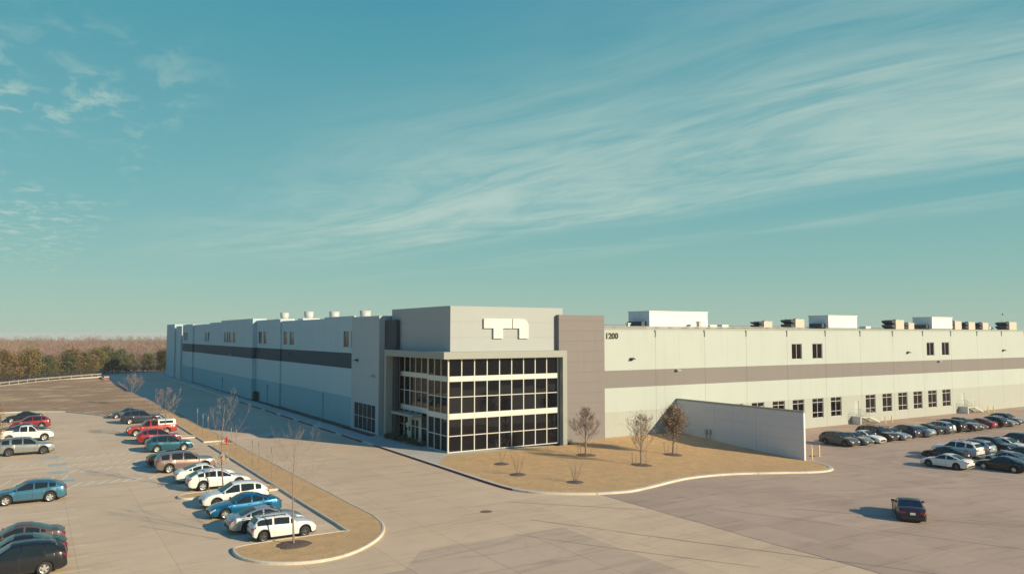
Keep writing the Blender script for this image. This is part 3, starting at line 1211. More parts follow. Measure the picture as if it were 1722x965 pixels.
M['tyre'] = plain('tyre_rubber', (0.025, 0.025, 0.027), 0.85)
M['rim'] = plain('alloy_rim', (0.55, 0.54, 0.52), 0.35, 0.7)
M['rimdark'] = plain('dark_rim', (0.10, 0.10, 0.105), 0.4, 0.6)
M['trim'] = plain('black_trim', (0.02, 0.02, 0.022), 0.55)
M['headlight'] = plain('headlight_lens', (0.62, 0.62, 0.60), 0.12, 0.1, 0.6)
M['taillight'] = plain('taillight_lens', (0.24, 0.012, 0.014), 0.2, 0.0, 0.6)
M['plate'] = plain('number_plate', (0.68, 0.66, 0.62), 0.5)
M['chrome'] = plain('chrome', (0.6, 0.6, 0.58), 0.2, 0.9)


def interp(pts, x):
    if x <= pts[0][0]:
        return pts[0][1]
    for (a, u), (b, v) in zip(pts, pts[1:]):
        if x <= b:
            t = (x - a) / (b - a) if b > a else 1.0
            return u + (v - u) * t
    return pts[-1][1]


# x runs from the tail (0) to the nose (1) as a share of the length
CARS = {
    'sedan': dict(L=4.75, W=1.82, H=1.45, wb=2.75, fo=0.93, wr=0.33, zb=0.20,
                  sh=[(0, .72), (.02, .88), (.08, 1.02), (.22, 1.01), (.45, .95), (.66, .93), (.70, .95), (.86, .83), (.95, .71), (.985, .60), (1, .52)],
                  rf=[(.08, 1.03), (.15, 1.07), (.26, 1.27), (.36, 1.40), (.45, 1.44), (.52, 1.42), (.60, 1.27), (.71, .965)],
                  win=(.215, .695), pil=[(.27, .008), (.435, .010)], wsh=(.535, .71), rw=(.15, .345), doors=(.255, .44, .635)),
    'coupe': dict(L=4.70, W=1.86, H=1.36, wb=2.60, fo=0.93, wr=0.34, zb=0.18,
                  sh=[(0, .70), (.02, .86), (.07, .97), (.22, .95), (.45, .90), (.60, .88), (.66, .92), (.84, .82), (.95, .70), (.985, .58), (1, .50)],
                  rf=[(.07, .98), (.17, 1.01), (.33, 1.31), (.42, 1.36), (.51, 1.33), (.66, .935)],
                  win=(.25, .645), pil=[(.335, .014)], wsh=(.515, .66), rw=(.17, .335), doors=(.34, .34, .61)),
    'suv': dict(L=4.62, W=1.86, H=1.69, wb=2.68, fo=0.93, wr=0.36, zb=0.24,
                sh=[(0, .80), (.015, .98), (.05, 1.13), (.22, 1.15), (.35, 1.10), (.55, 1.06), (.70, 1.04), (.735, 1.07), (.88, .99), (.955, .86), (.985, .74), (1, .6)],
                rf=[(.0, 1.0), (.02, 1.16), (.11, 1.47), (.17, 1.58), (.30, 1.655), (.42, 1.67), (.54, 1.63), (.735, 1.09)],
                win=(.125, .715), pil=[(.225, .012), (.445, .010)], wsh=(.55, .735), rw=(.022, .115), doors=(.20, .46, .665)),
    'bigsuv': dict(L=5.05, W=2.0, H=1.80, wb=3.03, fo=0.95, wr=0.385, zb=0.26,
                   sh=[(0, .92), (.012, 1.10), (.04, 1.20), (.25, 1.20), (.40, 1.16), (.55, 1.13), (.70, 1.10), (.725, 1.14), (.90, 1.07), (.965, .98), (.985, .85), (1, .7)],
                   rf=[(.0, 1.12), (.02, 1.28), (.075, 1.60), (.125, 1.70), (.32, 1.78), (.50, 1.77), (.575, 1.72), (.725, 1.16)],
                   win=(.085, .71), pil=[(.235, .020), (.445, .011)], wsh=(.575, .725), rw=(.022, .08), doors=(.21, .455, .66)),
    'crossover': dict(L=4.80, W=1.90, H=1.60, wb=2.77, fo=0.96, wr=0.37, zb=0.23,
                      sh=[(0, .82), (.015, .98), (.05, 1.12), (.22, 1.12), (.4, 1.06), (.55, 1.02), (.68, 1.0), (.715, 1.01), (.86, .90), (.955, .77), (.985, .66), (1, .55)],
                      rf=[(.0, .98), (.03, 1.12), (.15, 1.43), (.22, 1.51), (.36, 1.57), (.45, 1.57), (.53, 1.53), (.715, 1.03)],
                      win=(.15, .70), pil=[(.25, .010), (.44, .010)], wsh=(.535, .715), rw=(.032, .155), doors=(.215, .455, .65)),
    'mini': dict(L=3.86, W=1.73, H=1.42, wb=2.50, fo=0.72, wr=0.315, zb=0.18,
                 sh=[(0, .70), (.02, .88), (.05, .98), (.3, .97), (.55, .93), (.66, .93), (.685, .97), (.86, .92), (.95, .80), (.985, .66), (1, .52)],
                 rf=[(.0, .9), (.03, 1.05), (.09, 1.34), (.13, 1.39), (.40, 1.42), (.57, 1.38), (.685, .99)],
                 win=(.07, .675), pil=[(.31, .014), (.575, .008)], wsh=(.58, .685), rw=(.03, .092), doors=(.33, .33, .645)),
    'pickup': dict(L=5.60, W=1.98, H=1.86, wb=3.50, fo=0.95, wr=0.40, zb=0.34,
                   sh=[(0, 1.10), (.01, 1.20), (.05, 1.22), (.37, 1.22), (.40, 1.20), (.68, 1.16), (.715, 1.20), (.89, 1.13), (.965, 1.03), (.985, .9), (1, .75)],
                   rf=[(.378, 1.24), (.39, 1.72), (.42, 1.83), (.50, 1.86), (.60, 1.83), (.715, 1.22)],
                   win=(.395, .70), pil=[(.535, .012)], wsh=(.612, .715), rw=(.379, .392), doors=(.42, .535, .665), bed=(.02, .37)),
}


def gen_car(kind):
    p = CARS[kind]
    L, Wd = p['L'], p['W'] / 2
    xf = L / 2 - p['fo']
    xr = xf - p['wb']
    ra = p['wr'] + 0.065
    st = set()
    n = 44
    for i in range(n + 1):
        st.add(round(i / n, 4))
    for k in ('sh', 'rf'):
        for a, _ in p[k]:
            st.add(round(a, 4))
    for a in (0.004, 0.012, 0.028, 0.972, 0.988, 0.996):
        st.add(a)
    for xw in (xf, xr):
        for k in range(-8, 9):
            st.add(round((xw + ra * math.sin(k * math.pi / 16) + L / 2) / L, 4))
    seam = []
    for a in p['doors']:
        st.add(round(a - 0.0016, 4))
        st.add(round(a + 0.0016, 4))
        seam.append(a)
    for a, w in p['pil']:
        st.add(round(a - w, 4))
        st.add(round(a + w, 4))
    for a in p['win'] + p['wsh'] + p['rw']:
        st.add(round(a, 4))
    if 'bed' in p:
        for a in p['bed']:
            st.add(round(a, 4))
            st.add(round(a + 0.003, 4))
    ss = sorted(st)
    ss = [a for i, a in enumerate(ss) if i == 0 or a - ss[i - 1] > 0.0012]
    rows = []
    for s in ss:
        x = s * L - L / 2
        e = abs(s - 0.5) * 2
        w = Wd * (1 - 0.055 * e ** 2 - 0.10 * max(0, (e - 0.80) / 0.2) ** 2.2 - (0.06 if e > 0.985 else 0.0))
        zs = interp(p['sh'], s)
        zb = p['zb']
        if s < 0.06:
            zb += 0.12 * (1 - s / 0.06)
        if s > 0.95:
            zb += 0.06 * (s - 0.95) / 0.05
        arch = 0.0
        for xw in (xf, xr):
            d = abs(x - xw)
            if d < ra:
                arch = p['wr'] + math.sqrt(ra * ra - d * d) * 0.98
        zb1 = max(zb, arch)
        zmid = max(zb1 + 0.115, zs * 0.60)
        z3 = max(zmid + 0.03, zs - 0.085)
        hr = interp(p['rf'], s) if p['rf'][0][0] <= s <= p['rf'][-1][0] else 0
        bulge = 0.012 if arch else 0.0
        cl_ = 0.085 if kind in ('suv', 'bigsuv', 'crossover', 'mini', 'pickup') else 0.05
        pts = [(w * 0.62, zb1 - 0.0 if arch else zb - 0.02), (w * 0.955 + bulge, zb1), (w * 0.978 + bulge, zb1 + cl_), (w * 1.0 + bulge, zmid), (w * 0.985, z3), (w * 0.93, zs)]
        if 'bed' in p and p['bed'][0] + .0015 < s < p['bed'][1] + .0015:
            pts += [(w * 0.86, zs), (w * 0.85, zs - 0.48), (0, zs - 0.48)]
        elif hr > zs + 0.03:
            g = hr - zs
            yt = w * 0.915 - 0.30 * g
            pts += [(yt + 0.02, hr - 0.085), (yt - 0.09, hr - 0.012), (0, hr + 0.025)]
        else:
            pts += [(w * 0.86, zs + 0.015), (w * 0.68, zs + 0.035), (0, zs + 0.055)]
        rows.append((s, x, pts))
    K = 9
    out = {}

    def add(key, quad):
        out.setdefault(key, MB()).face(quad)
    w0, w1 = p['win']
    for i in range(len(rows) - 1):
        s0, xa, A = rows[i]
        s1, xb, Bq = rows[i + 1]
        sc = (s0 + s1) / 2
        gh = (A[7][1] > A[5][1] + 0.16) or (Bq[7][1] > Bq[5][1] + 0.16)
        inseam = any(abs(sc - a) < 0.0016 for a in seam)
        for j in range(K - 1):
            for sd in (1, -1):
                q = [(xa, sd * A[j][0], A[j][1]), (xb, sd * Bq[j][0], Bq[j][1]), (xb, sd * Bq[j + 1][0], Bq[j + 1][1]), (xa, sd * A[j + 1][0], A[j + 1][1])]
                if sd == -1:
                    q = q[::-1]
                q = q[::-1]
                key = 'body'
                side = 'l' if sd == 1 else 'r'
                if j == 5 and gh and w0 < sc < w1 and not any(abs(sc - a) < w for a, w in p['pil']):
                    z_ = 0
                    for a, _ in p['pil']:
                        if sc > a:
                            z_ += 1
                    key = 'side_window.' + side + str(z_)
                elif j == 7 and p['wsh'][0] < sc < p['wsh'][1]:
                    key = 'windscreen'
                elif j == 7 and p['rw'][0] < sc < p['rw'][1]:
                    key = 'rear_window'
                elif j == 1 or (j == 0 and not inseam):
                    key = 'sill_trim'
                elif 2 <= j <= 4 and inseam:
                    key = 'seam'
                elif 2 <= j <= 4 and seam[0] < sc < seam[2]:
                    key = 'door.' + side + ('1' if sc > seam[1] else '0')
                elif j == 4 and sc > 0.935 and sc < .988:
                    key = 'headlight.' + side
                elif j == 4 and sc < (0.045 if 'bed' not in p else .02):
                    key = 'taillight.' + side
                add(key, q)
    for i, sgn in ((0, -1), (len(rows) - 1, 1)):
        s, x, A = rows[i]
        for j in range(K - 1):
            q = [(x, A[j][0], A[j][1]), (x, A[j + 1][0], A[j + 1][1]), (x, -A[j + 1][0], A[j + 1][1]), (x, -A[j][0], A[j][1])]
            if sgn < 0:
                q = q[::-1]
            add('body', q)
    meshes = {}
    for key, mb in out.items():
        bm = bmesh.new()
        me = mb.mesh(key.split('.')[0], [M['trim']])
        bm.from_mesh(me)
        bmesh.ops.remove_doubles(bm, verts=bm.verts, dist=2e-4)
        for f in bm.faces:
            f.smooth = True
        for e in bm.edges:
            if len(e.link_faces) == 2 and e.calc_face_angle(0) > R(38):
                e.smooth = False
        bm.to_mesh(me)
        bm.free()
        meshes[key] = me
    # pieces that are not part of the shell
    zs_n = interp(p['sh'], 0.99)
    zs_t = interp(p['sh'], 0.02)
    u = MB()
    u.box(-L / 2 + 0.25, L / 2 - 0.25, -Wd * 0.60, Wd * 0.60, p['zb'] - 0.03, p['zb'] + 0.35)
    for xw in (xf, xr):
        u.box(xw - ra * 1.02, xw + ra * 1.02, -Wd * 0.80, Wd * 0.80, p['zb'] + 0.1, p['wr'] + ra + 0.03)
    meshes['underbody'] = u.mesh('underbody', M['trim'])
    fz0 = p['zb'] + 0.10
    meshes['grille'] = MB().box(L / 2 - 0.03, L / 2 + 0.012, -Wd * 0.52, Wd * 0.52, zs_n * 0.62, zs_n * 0.93).mesh('grille', M['trim'])
    meshes['bumper.f'] = MB().box(L / 2 - 0.03, L / 2 + 0.02, -Wd * 0.66, Wd * 0.66, fz0, fz0 + 0.14).mesh('bumper', M['trim'])
    meshes['bumper.r'] = MB().box(-L / 2 - 0.025, -L / 2 + 0.05, -Wd * 0.74, Wd * 0.74, fz0 + 0.04, fz0 + 0.20).mesh('bumper', M['trim'])
    meshes['plate'] = MB().box(-L / 2 - 0.03, -L / 2 + 0.01, -0.16, 0.16, zs_t * 0.72, zs_t * 0.72 + 0.15).mesh('number_plate', M['plate'])
    for sd, k in ((1, 'l'), (-1, 'r')):
        a, b = sorted((sd * Wd * 0.46, sd * Wd * 0.82))
        meshes['lampf.' + k] = MB().box(L / 2 - 0.055, L / 2 + 0.014, a, b, zs_n * 0.80, zs_n * 1.0).mesh('headlight', M['headlight'])
        meshes['lampr.' + k] = MB().box(-L / 2 - 0.012, -L / 2 + 0.06, a, b, zs_t * 0.84, zs_t * 0.955).mesh('taillight', M['taillight'])
        xm = p['wsh'][1] * L - L / 2 - 0.22
        zm = interp(p['sh'], p['wsh'][1] - .05) + 0.10
        y0 = sd * Wd * 0.90
        y1 = sd * (Wd * 0.90 + 0.22)
        a, b = sorted((y0, y1))
        mm = MB()
        mm.mesh_add([(xm - 0.05, a, zm - 0.06), (xm + 0.07, a, zm - 0.05), (xm + 0.04, b, zm - 0.04), (xm - 0.05, b, zm - 0.06),
                     (xm - 0.05, a, zm + 0.07), (xm + 0.05, a, zm + 0.05), (xm + 0.02, b, zm + 0.06), (xm - 0.05, b, zm + 0.09)],
                    [(0, 3, 2, 1), (4, 5, 6, 7), (0, 1, 5, 4), (1, 2, 6, 5), (2, 3, 7, 6), (3, 0, 4, 7)])
        meshes['mirror.' + k] = mm.mesh('wing_mirror', M['trim'])
    # wheels
    wr = p['wr']
    tw = 0.11
    for sd, k in ((1, 'l'), (-1, 'r')):
        t = MB()
        t.lathe([(wr * 0.62, -tw), (wr * 0.93, -tw), (wr, -tw * 0.6), (wr, tw * 0.6), (wr * 0.93, tw), (wr * 0.62, tw), (wr * 0.60, 0.0), (wr * 0.62, -tw)], 24, axis='y')
        meshes['tyre.' + k] = t.mesh('wheel', M['tyre'], True)
        r = MB()
        f = sd * tw
        r.lathe([(wr * 0.64, f * 0.98), (wr * 0.56, f * 0.90), (wr * 0.54, f * 0.35)], 24, axis='y')
        for q in range(5):
            a = 2 * math.pi * q / 5 + 0.3
            ca, sa = math.cos(a), math.sin(a)
            ta, tb = -sa, ca
            w_i, w_o = wr * 0.13, wr * 0.17
            pts = [(ca * wr * 0.05 - ta * w_i, f * 0.85, sa * wr * 0.05 - tb * w_i), (ca * wr * 0.05 + ta * w_i, f * 0.85, sa * wr * 0.05 + tb * w_i),
                   (ca * wr * 0.58 + ta * w_o, f * 0.80, sa * wr * 0.58 + tb * w_o), (ca * wr * 0.58 - ta * w_o, f * 0.80, sa * wr * 0.58 - tb * w_o)]
            if sd > 0:
                pts = pts[::-1]
            r.face(pts)
        r.lathe([(0.0, f * 0.9), (wr * 0.14, f * 0.88), (wr * 0.14, f * 0.7)], 10, axis='y')
        meshes['rim.' + k] = r.mesh('rim', M['rim'], False)
        d = MB()
        d.lathe([(0.0, f * 0.3), (wr * 0.56, f * 0.3)], 16, axis='y')
        meshes['disc.' + k] = d.mesh('brake_disc', M['trim'])
    return dict(meshes=meshes, p=p, xf=xf, xr=xr)


GEN = {}


def setmat(o, mat):
    o.material_slots[0].link = 'OBJECT'
    o.material_slots[0].material = mat


def car(kind, x, y, z, heading, col, label, group, rim='rim', roof=None, scale=1.0, extra=None, cat=None):
    """heading: direction of the nose, degrees from +X"""
    if kind not in GEN:
        GEN[kind] = gen_car(kind)
    g = GEN[kind]
    ms = g['meshes']
    nm = {'pickup': 'pickup_truck'}.get(kind, 'parked_car')
    root = empty(nm, (x, y, z), label, cat or ('pickup' if kind == 'pickup' else 'car'), group, R(heading))
    pm = col
    for key, me in ms.items():
        base = key.split('.')[0]
        if base in ('tyre', 'rim', 'disc', 'seam'):
            continue
        name = {'plate': 'number_plate', 'lampf': 'headlight', 'lampr': 'taillight', 'mirror': 'wing_mirror'}.get(base, base)
        if base == 'door' and ms.get(key) is None:
            continue
        o = link(name, me, root, local=True)
        if base in ('body', 'door', 'mirror'):
            setmat(o, pm)
        elif base in ('side_window', 'windscreen', 'rear_window'):
            setmat(o, M['carglass'])
        elif base == 'headlight':
            setmat(o, M['headlight'])
        elif base == 'taillight':
            setmat(o, M['taillight'])
        if base == 'door':
            sd = 1 if '.l' in key else -1
            pp = g['p']
            s = pp['doors'][1] + 0.012 if key.endswith('1') else pp['doors'][0] + 0.012
            hx = s * pp['L'] - pp['L'] / 2
            hz = interp(pp['sh'], s) - 0.13
            if 'handle' not in ms_extra:
                ms_extra['handle'] = MB().box(0, 0.2, -0.02, 0.02, 0, 0.035).mesh('handle', M['chrome'])
            h = link('handle', ms_extra['handle'], o, (hx, sd * (pp['W'] / 2 * 0.992), hz), True)
            setmat(h, pm)
    if 'seam' in ms:
        link('door_seam', ms['seam'], root, local=True)
    Wd = g['p']['W'] / 2
    for xw in (g['xf'], g['xr']):
        for sd, k in ((1, 'l'), (-1, 'r')):
            wh = link('wheel', ms['tyre.' + k], root, (xw, sd * (Wd - 0.135), g['p']['wr']), True)
            r = link('rim', ms['rim.' + k], wh, local=True)
            setmat(r, M[rim])
            link('brake_disc', ms['disc.' + k], wh, local=True)
    if extra:
        extra(root, g)
    if scale != 1.0:
        root.scale = (scale, scale, scale)
    return root


ms_extra = {}
WHITE = paint('white', (0.72, 0.71, 0.66), 0.0, 0.3)
SILVER = paint('silver', (0.46, 0.47, 0.46), 0.6, 0.3)
GREY = paint('grey', (0.22, 0.23, 0.235), 0.5, 0.3)
DGREY = paint('dark_grey', (0.075, 0.078, 0.085), 0.4, 0.3)
BLACK = paint('black', (0.015, 0.016, 0.02), 0.1, 0.25)
NAVY = paint('navy', (0.025, 0.032, 0.055), 0.3, 0.3)
RED = paint('red', (0.42, 0.028, 0.012), 0.1, 0.3)
MAROON = paint('maroon', (0.28, 0.02, 0.03), 0.3, 0.3)
TEAL = paint('teal', (0.008, 0.09, 0.13), 0.4, 0.3)
BLUE = paint('blue', (0.004, 0.125, 0.27), 0.4, 0.28)
STEEL = paint('steel_blue', (0.05, 0.165, 0.25), 0.45, 0.3)
BROWN = paint('bronze', (0.27, 0.19, 0.16), 0.5, 0.32)
PALEB = paint('pale_blue', (0.38, 0.47, 0.48), 0.5, 0.3)
DBRONZE = paint('dark_bronze', (0.095, 0.072, 0.068), 0.3, 0.3)
PEWTER = paint('pewter', (0.32, 0.32, 0.30), 0.6, 0.3)


def shell_top(root, g):
    """white camper shell with dark side windows over the pickup bed"""
    p = g['p']
    L = p['L']
    x0, x1 = -L / 2 + 0.08, .385 * L - L / 2
    w = p['W'] / 2 * 0.86
    z0, z1 = 1.225, 1.84
    mb = MB()
    a = [(x0, -w, z0), (x1, -w, z0), (x1, w, z0), (x0, w, z0), (x0 + .10, -w * .86, z1), (x1, -w * .86, z1), (x1, w * .86, z1), (x0 + .10, w * .86, z1),
         (x0 + .14, -w * .5, z1 + .05), (x1, -w * .5, z1 + .05), (x1, w * .5, z1 + .05), (x0 + .14, w * .5, z1 + .05)]
    mb.mesh_add(a, [(0, 3, 2, 1), (0, 1, 5, 4), (2, 3, 7, 6), (3, 0, 4, 7), (1, 2, 6, 5), (4, 5, 9, 8), (6, 7, 11, 10), (8, 9, 10, 11), (4, 8, 11, 7), (5, 6, 10, 9)])
    o = mb.build('camper_shell', WHITE, root, local=True)
    fix_normals(o)
    for sd in (1, -1):
        wq = MB()
        f = lambda t: w * (1 - .14 * t) + 0.012
        wq.face([(x0 + .35, sd * f(.3), z0 + .3 * (z1 - z0)), (x1 - .15, sd * f(.3), z0 + .3 * (z1 - z0)), (x1 - .15, sd * f(.8), z0 + .8 * (z1 - z0)), (x0 + .4, sd * f(.8), z0 + .8 * (z1 - z0))])
        wq.build('side_window', M['carglass'], o, local=True)


def roof_rack(root, g):
    p = g['p']
    L = p['L']
    for sd in (1, -1):
        mb = MB()
        y = sd * p['W'] / 2 * 0.60
        mb.bar((.15 * L - L / 2, y, p['H'] + 0.04), (.52 * L - L / 2, y, p['H'] + 0.05), 0.04)
        for s in (.16, .34, .51):
            mb.box(s * L - L / 2 - 0.03, s * L - L / 2 + 0.03, y - 0.018, y + 0.018, p['H'] - 0.05, p['H'] + 0.03)
        mb.build('roof_rail', M['trim'], root, local=True)


def dark_roof(root, g):
    pass


GL = 'cars parked in the lot by the planting strip'
# row along the planting strip
car('mini', 13.54, 48.6, 0, 0, WHITE, 'small white hatchback parked beside the nose of the grass island', GL, 'rimdark', extra=roof_rack)
car('sedan', 13.2, 51.25, 0, 0, SILVER, 'silver grey sedan with its tail out beside the small white hatchback', GL, 'rimdark')
car('sedan', 12.95, 55.9, 0, 180, BLUE, 'bright blue sedan parked nose out beside a silver sedan', GL)
car('suv', 13.0, 59.3, 0, 180, WHITE, 'white compact suv parked nose out beside the bright blue sedan', GL, 'rimdark')
car('crossover', 13.3, 66.55, 0, 0, WHITE, 'white crossover parked tail out just past the small kerbed island', GL)
car('sedan', 12.95, 70.6, 0, 0, WHITE, 'white sedan between the white crossover and the bronze suv', GL, 'rimdark')
car('bigsuv', 12.35, 76.6, 0, 0, BROWN, 'large bronze suv with dark roof parked tail out', GL)
car('sedan', 12.0, 80.6, 0, 0, BLACK, 'black sedan half hidden behind the large bronze suv', GL)
car('suv', 12.9, 90.2, 0, 0, TEAL, 'dark teal suv parked tail out', GL)
car('suv', 12.8, 97.2, 0, 0, MAROON, 'maroon and silver suv parked beside the dark teal suv', GL)
car('pickup', 13.05, 105.7, 0, 180, RED, 'red pickup with a white camper shell over its bed', GL, extra=shell_top)
car('bigsuv', 13.4, 120.2, 0, 0, NAVY, 'navy suv parked beyond the red pickup', GL)
car('sedan', 12.5, 129.2, 0, 180, DGREY, 'dark grey sedan at the far end of the lot beside the dry field', GL)
# row on the other side of the lot
GR = 'cars parked in the row across the lot'
car('suv', -0.35, 48.2, 0, 180, BLACK, 'black suv parked nose in at the near end of the row', GR)
car('sedan', -0.3, 51.0, 0, 180, BLACK, 'black sedan parked right beside the black suv', GR)
car('sedan', -0.3, 53.9, 0, 180, DBRONZE, 'dark bronze sedan beside the black sedan', GR)
car('crossover', 0.22, 68.5, 0, 180, STEEL, 'steel blue crossover parked alone between painted hatch lines', GR)
car('bigsuv', -0.15, 95.5, 0, 0, PEWTER, 'pewter grey suv parked nose out', GR, 'rimdark')
car('pickup', -0.2, 107.0, 0, 0, WHITE, 'white crew cab pickup parked beyond the pewter suv', GR)
car('sedan', 0.0, 113.5, 0, 0, NAVY, 'dark navy sedan behind the white pickup', GR)
car('suv', 0.2, 121.0, 0, 180, MAROON, 'maroon red suv parked between two dark cars', GR)
car('sedan', -0.6, 131.0, 0, 180, BLACK, 'black sedan at the far end beside the maroon suv', GR)
# row beside the building
GB = 'cars parked along the warehouse wall'
rb = [('suv', DGREY, -90, 'dark grey suv at the head of the row beside the wing wall', 'rimdark'),
      ('sedan', GREY, -90, 'mid grey sedan second in the row along the warehouse', 'rim'),
      ('sedan', WHITE, -90, 'white sedan parked third in the row along the warehouse', 'rim'),
      ('bigsuv', BLACK, -90, 'large black suv parked nose out below the first steel stair', 'rim'),
      ('sedan', SILVER, -90, 'silver sedan parked nose out next to the large black suv', 'rim'),
      ('suv', NAVY, 90, 'navy suv parked tail out beside a silver sedan', 'rim'),
      ('sedan', PALEB, 90, 'pale blue sedan parked tail out', 'rim'),
      ('sedan', BLACK, 90, 'black sedan with its tail lights out beside the pale blue sedan', 'rim'),
      ('suv', SILVER, 90, 'silver suv with white spare wheel cover on its back', 'rim'),
      ('bigsuv', BLACK, 90, 'tall black suv parked tail out beside the silver suv', 'rimdark'),
      ('pickup', DGREY, -90, 'dark grey pickup parked nose out along the warehouse', 'rim'),
      ('sedan', DGREY, -90, 'dark grey sedan parked nose out beside the dark pickup', 'rim'),
      ('sedan', MAROON, 90, 'dark maroon sedan parked tail out', 'rim'),
      ('crossover', BLACK, 90, 'black crossover with red tail lights beside the dark maroon sedan', 'rimdark'),
      ('sedan', PEWTER, -90, 'pewter sedan parked nose out below the second steel stair', 'rim'),
      ('suv', GREY, -90, 'grey suv parked last in view along the warehouse', 'rim')]
for i, (k, c, h, lb, rm) in enumerate(rb):
    def spare(root, g):
        mb = MB()
        L = g['p']['L']
        for yy in (0.0,):
            n = 20
            mb.lathe([(0.0, -0.1), (0.30, -0.1), (0.36, -0.05), (0.36, 0.1)], n, axis='z')
        o = mb.build('spare_wheel_cover', WHITE, root, (-L / 2 - 0.06, 0, 0.95), True, True)
        o.rotation_euler = (0, R(90), 0)
    xx = 84.75 + 2.75 * i
    yy = 59.8 + rng.uniform(-.25, .25)
    car(k, xx, yy, zg(xx, yy), h + rng.uniform(-1.5, 1.5), c, lb, GB, rm, extra=spare if 'spare' in lb else (roof_rack if 'large black' in lb else None))
# double row in the middle of the court
GC = 'cars parked in the middle of the court'
mid = [('sedan', 80.05, 43.9, 93, WHITE, 'white sedan with black wheels at the open end of the court row', 'rimdark'),
       ('sedan', 85.2, 46.8, 91, BLACK, 'black sedan parked beside the white sedan with black wheels', 'rimdark'),
       ('bigsuv', 88.3, 47.2, 90, WHITE, 'large white suv parked tail out in the court row', 'rim'),
       ('suv', 91.8, 47.4, 90, PALEB, 'pale blue suv beside the large white suv', 'rim'),
       ('suv', 95.2, 46.8, -90, BLACK, 'black suv parked nose out beside the pale blue suv', 'rim'),
       ('sedan', 98.2, 46.7, -90, WHITE, 'white sedan parked nose out in the middle of the court row', 'rim'),
       ('bigsuv', 101.4, 47.3, 90, DGREY, 'dark grey suv parked tail out in the court row', 'rimdark'),
       ('crossover', 104.4, 47.6, 90, BLACK, 'black crossover at the far end of the court row', 'rim'),
       ('sedan', 83.1, 40.0, 94, BLACK, 'black sedan with bright wheels parked across from the white sedan', 'rim'),
       ('sedan', 87.0, 41.4, 91, SILVER, 'silver sedan behind the black sedan with bright wheels', 'rim'),
       ('suv', 90.2, 41.6, 90, DGREY, 'dark grey suv behind the silver sedan in the court', 'rim')]
for (k, x, y, h, c, lb, rm) in mid:
    car(k, x, y, zg(x, y), h, c, lb, GC, rm, extra=roof_rack if 'large white' in lb else None)
# the car driving off
mu = car('coupe', 52.95, 31.85, zg(52.95, 31.85), 37, paint('dark_violet', (0.028, 0.02, 0.026), 0.2, 0.3), 'dark violet coupe driving alone across the open court', None, 'rimdark')
mu.name = 'moving_car'

# ================================================================ PAINTED MARKS
def stripe(name, p, q, w, mat, parent, dz=0.006):
    p = Vector((p[0], p[1]))
    q = Vector((q[0], q[1]))
    d = (q - p).normalized()
    s = Vector((-d.y, d.x)) * (w / 2)
    n = max(1, int((q - p).length / 3))
    mb = MB()
    for k in range(n):
        a = p + (q - p) * (k / n)
        b = p + (q - p) * ((k + 1) / n)
        mb.face([(a.x - s.x, a.y - s.y, zg(a.x, a.y) + dz), (b.x - s.x, b.y - s.y, zg(b.x, b.y) + dz), (b.x + s.x, b.y + s.y, zg(b.x, b.y) + dz), (a.x + s.x, a.y + s.y, zg(a.x, a.y) + dz)])
    o = mb.build(name, mat, parent)
    fix_up(o)
    return o


def fix_up(o):
    for poly in o.data.polygons:
        if poly.normal.z < 0:
            poly.flip()


# stall lines beside the cars
for k in range(31):
    y = 47.2 + 2.74 * k
    if 61.5 < y < 66 or 98 < y < 102.5:
        continue
    stripe('stall_line', (10.9, y), (17.0, y), 0.10, M['linewhite'], lot)
for k in range(32):
    y = 41.9 + 2.74 * k
    stripe('stall_line', (-3.2, y), (3.1, y), 0.10, M['linewhite'], lot)
# hatched walkways across the lot
for (ya, yb, x0, x1) in ((89.4, 91.0, 2.8, 10.6), (84.1, 85.6, 2.8, 10.6), (80.6, 82.2, 2.8, 10.6), (73.4, 75.0, 2.8, 10.6)):
    stripe('hatch_border', (x0, ya), (x1, ya), 0.10, M['linewhite'], lot, 0.008)
    stripe('hatch_border', (x0, yb), (x1, yb), 0.10, M['linewhite'], lot, 0.008)
    x = x0 + 0.4
    while x < x1 - 0.8:
        stripe('hatch_bar', (x, ya + 0.06), (x + 0.8, yb - 0.06), 0.15, M['linewhite'], lot, 0.007)
        x += 0.95
for (ya, yb) in ((71.0, 73.2), (76.0, 79.4), (86.4, 88.6)):
    x = -3.0
    while x < 2.4:
        stripe('hatch_bar', (x, ya), (x + 0.9, yb), 0.11, M['linewhite'], lot, 0.007)
        x += 1.05
for (x, y) in ((2.5, 81.6), (2.5, 86.2), (2.8, 76.6), (2.0, 91.6)):
    mb = MB()
    mb.face([(x - 0.75, y - 0.7, 0.0075), (x + 0.75, y - 0.7, 0.0075), (x + 0.75, y + 0.7, 0.0075), (x - 0.75, y + 0.7, 0.0075)])
    mb.build('blue_stall_mark', M['lineblue'], lot)
# court: stall lines, red fire-lane line, tar-filled cracks
for k in range(18):
    x = 83.3 + 2.75 * k
    stripe('stall_line', (x, 57.0), (x, 62.6), 0.10, M['linewhite'], court)
for k in range(12):
    x = 78.6 + 2.75 * k
    stripe('stall_line', (x, 36.5), (x, 49.0), 0.10, M['linewhite'], court)
stripe('fire_lane_line', (47.5, 43.6), (62.0, 39.6), 0.12, M['linered'], court)
stripe('fire_lane_line', (66.5, 38.3), (92.0, 31.3), 0.14, M['linered'], court)
stripe('fire_lane_line', (37.6, 42.2), (47.0, 43.8), 0.10, M['linered'], court)
stripe('fire_lane_line', (30.5, 49.6), (37.4, 42.2), 0.10, M['linered'], drive)
cr = random.Random(3)


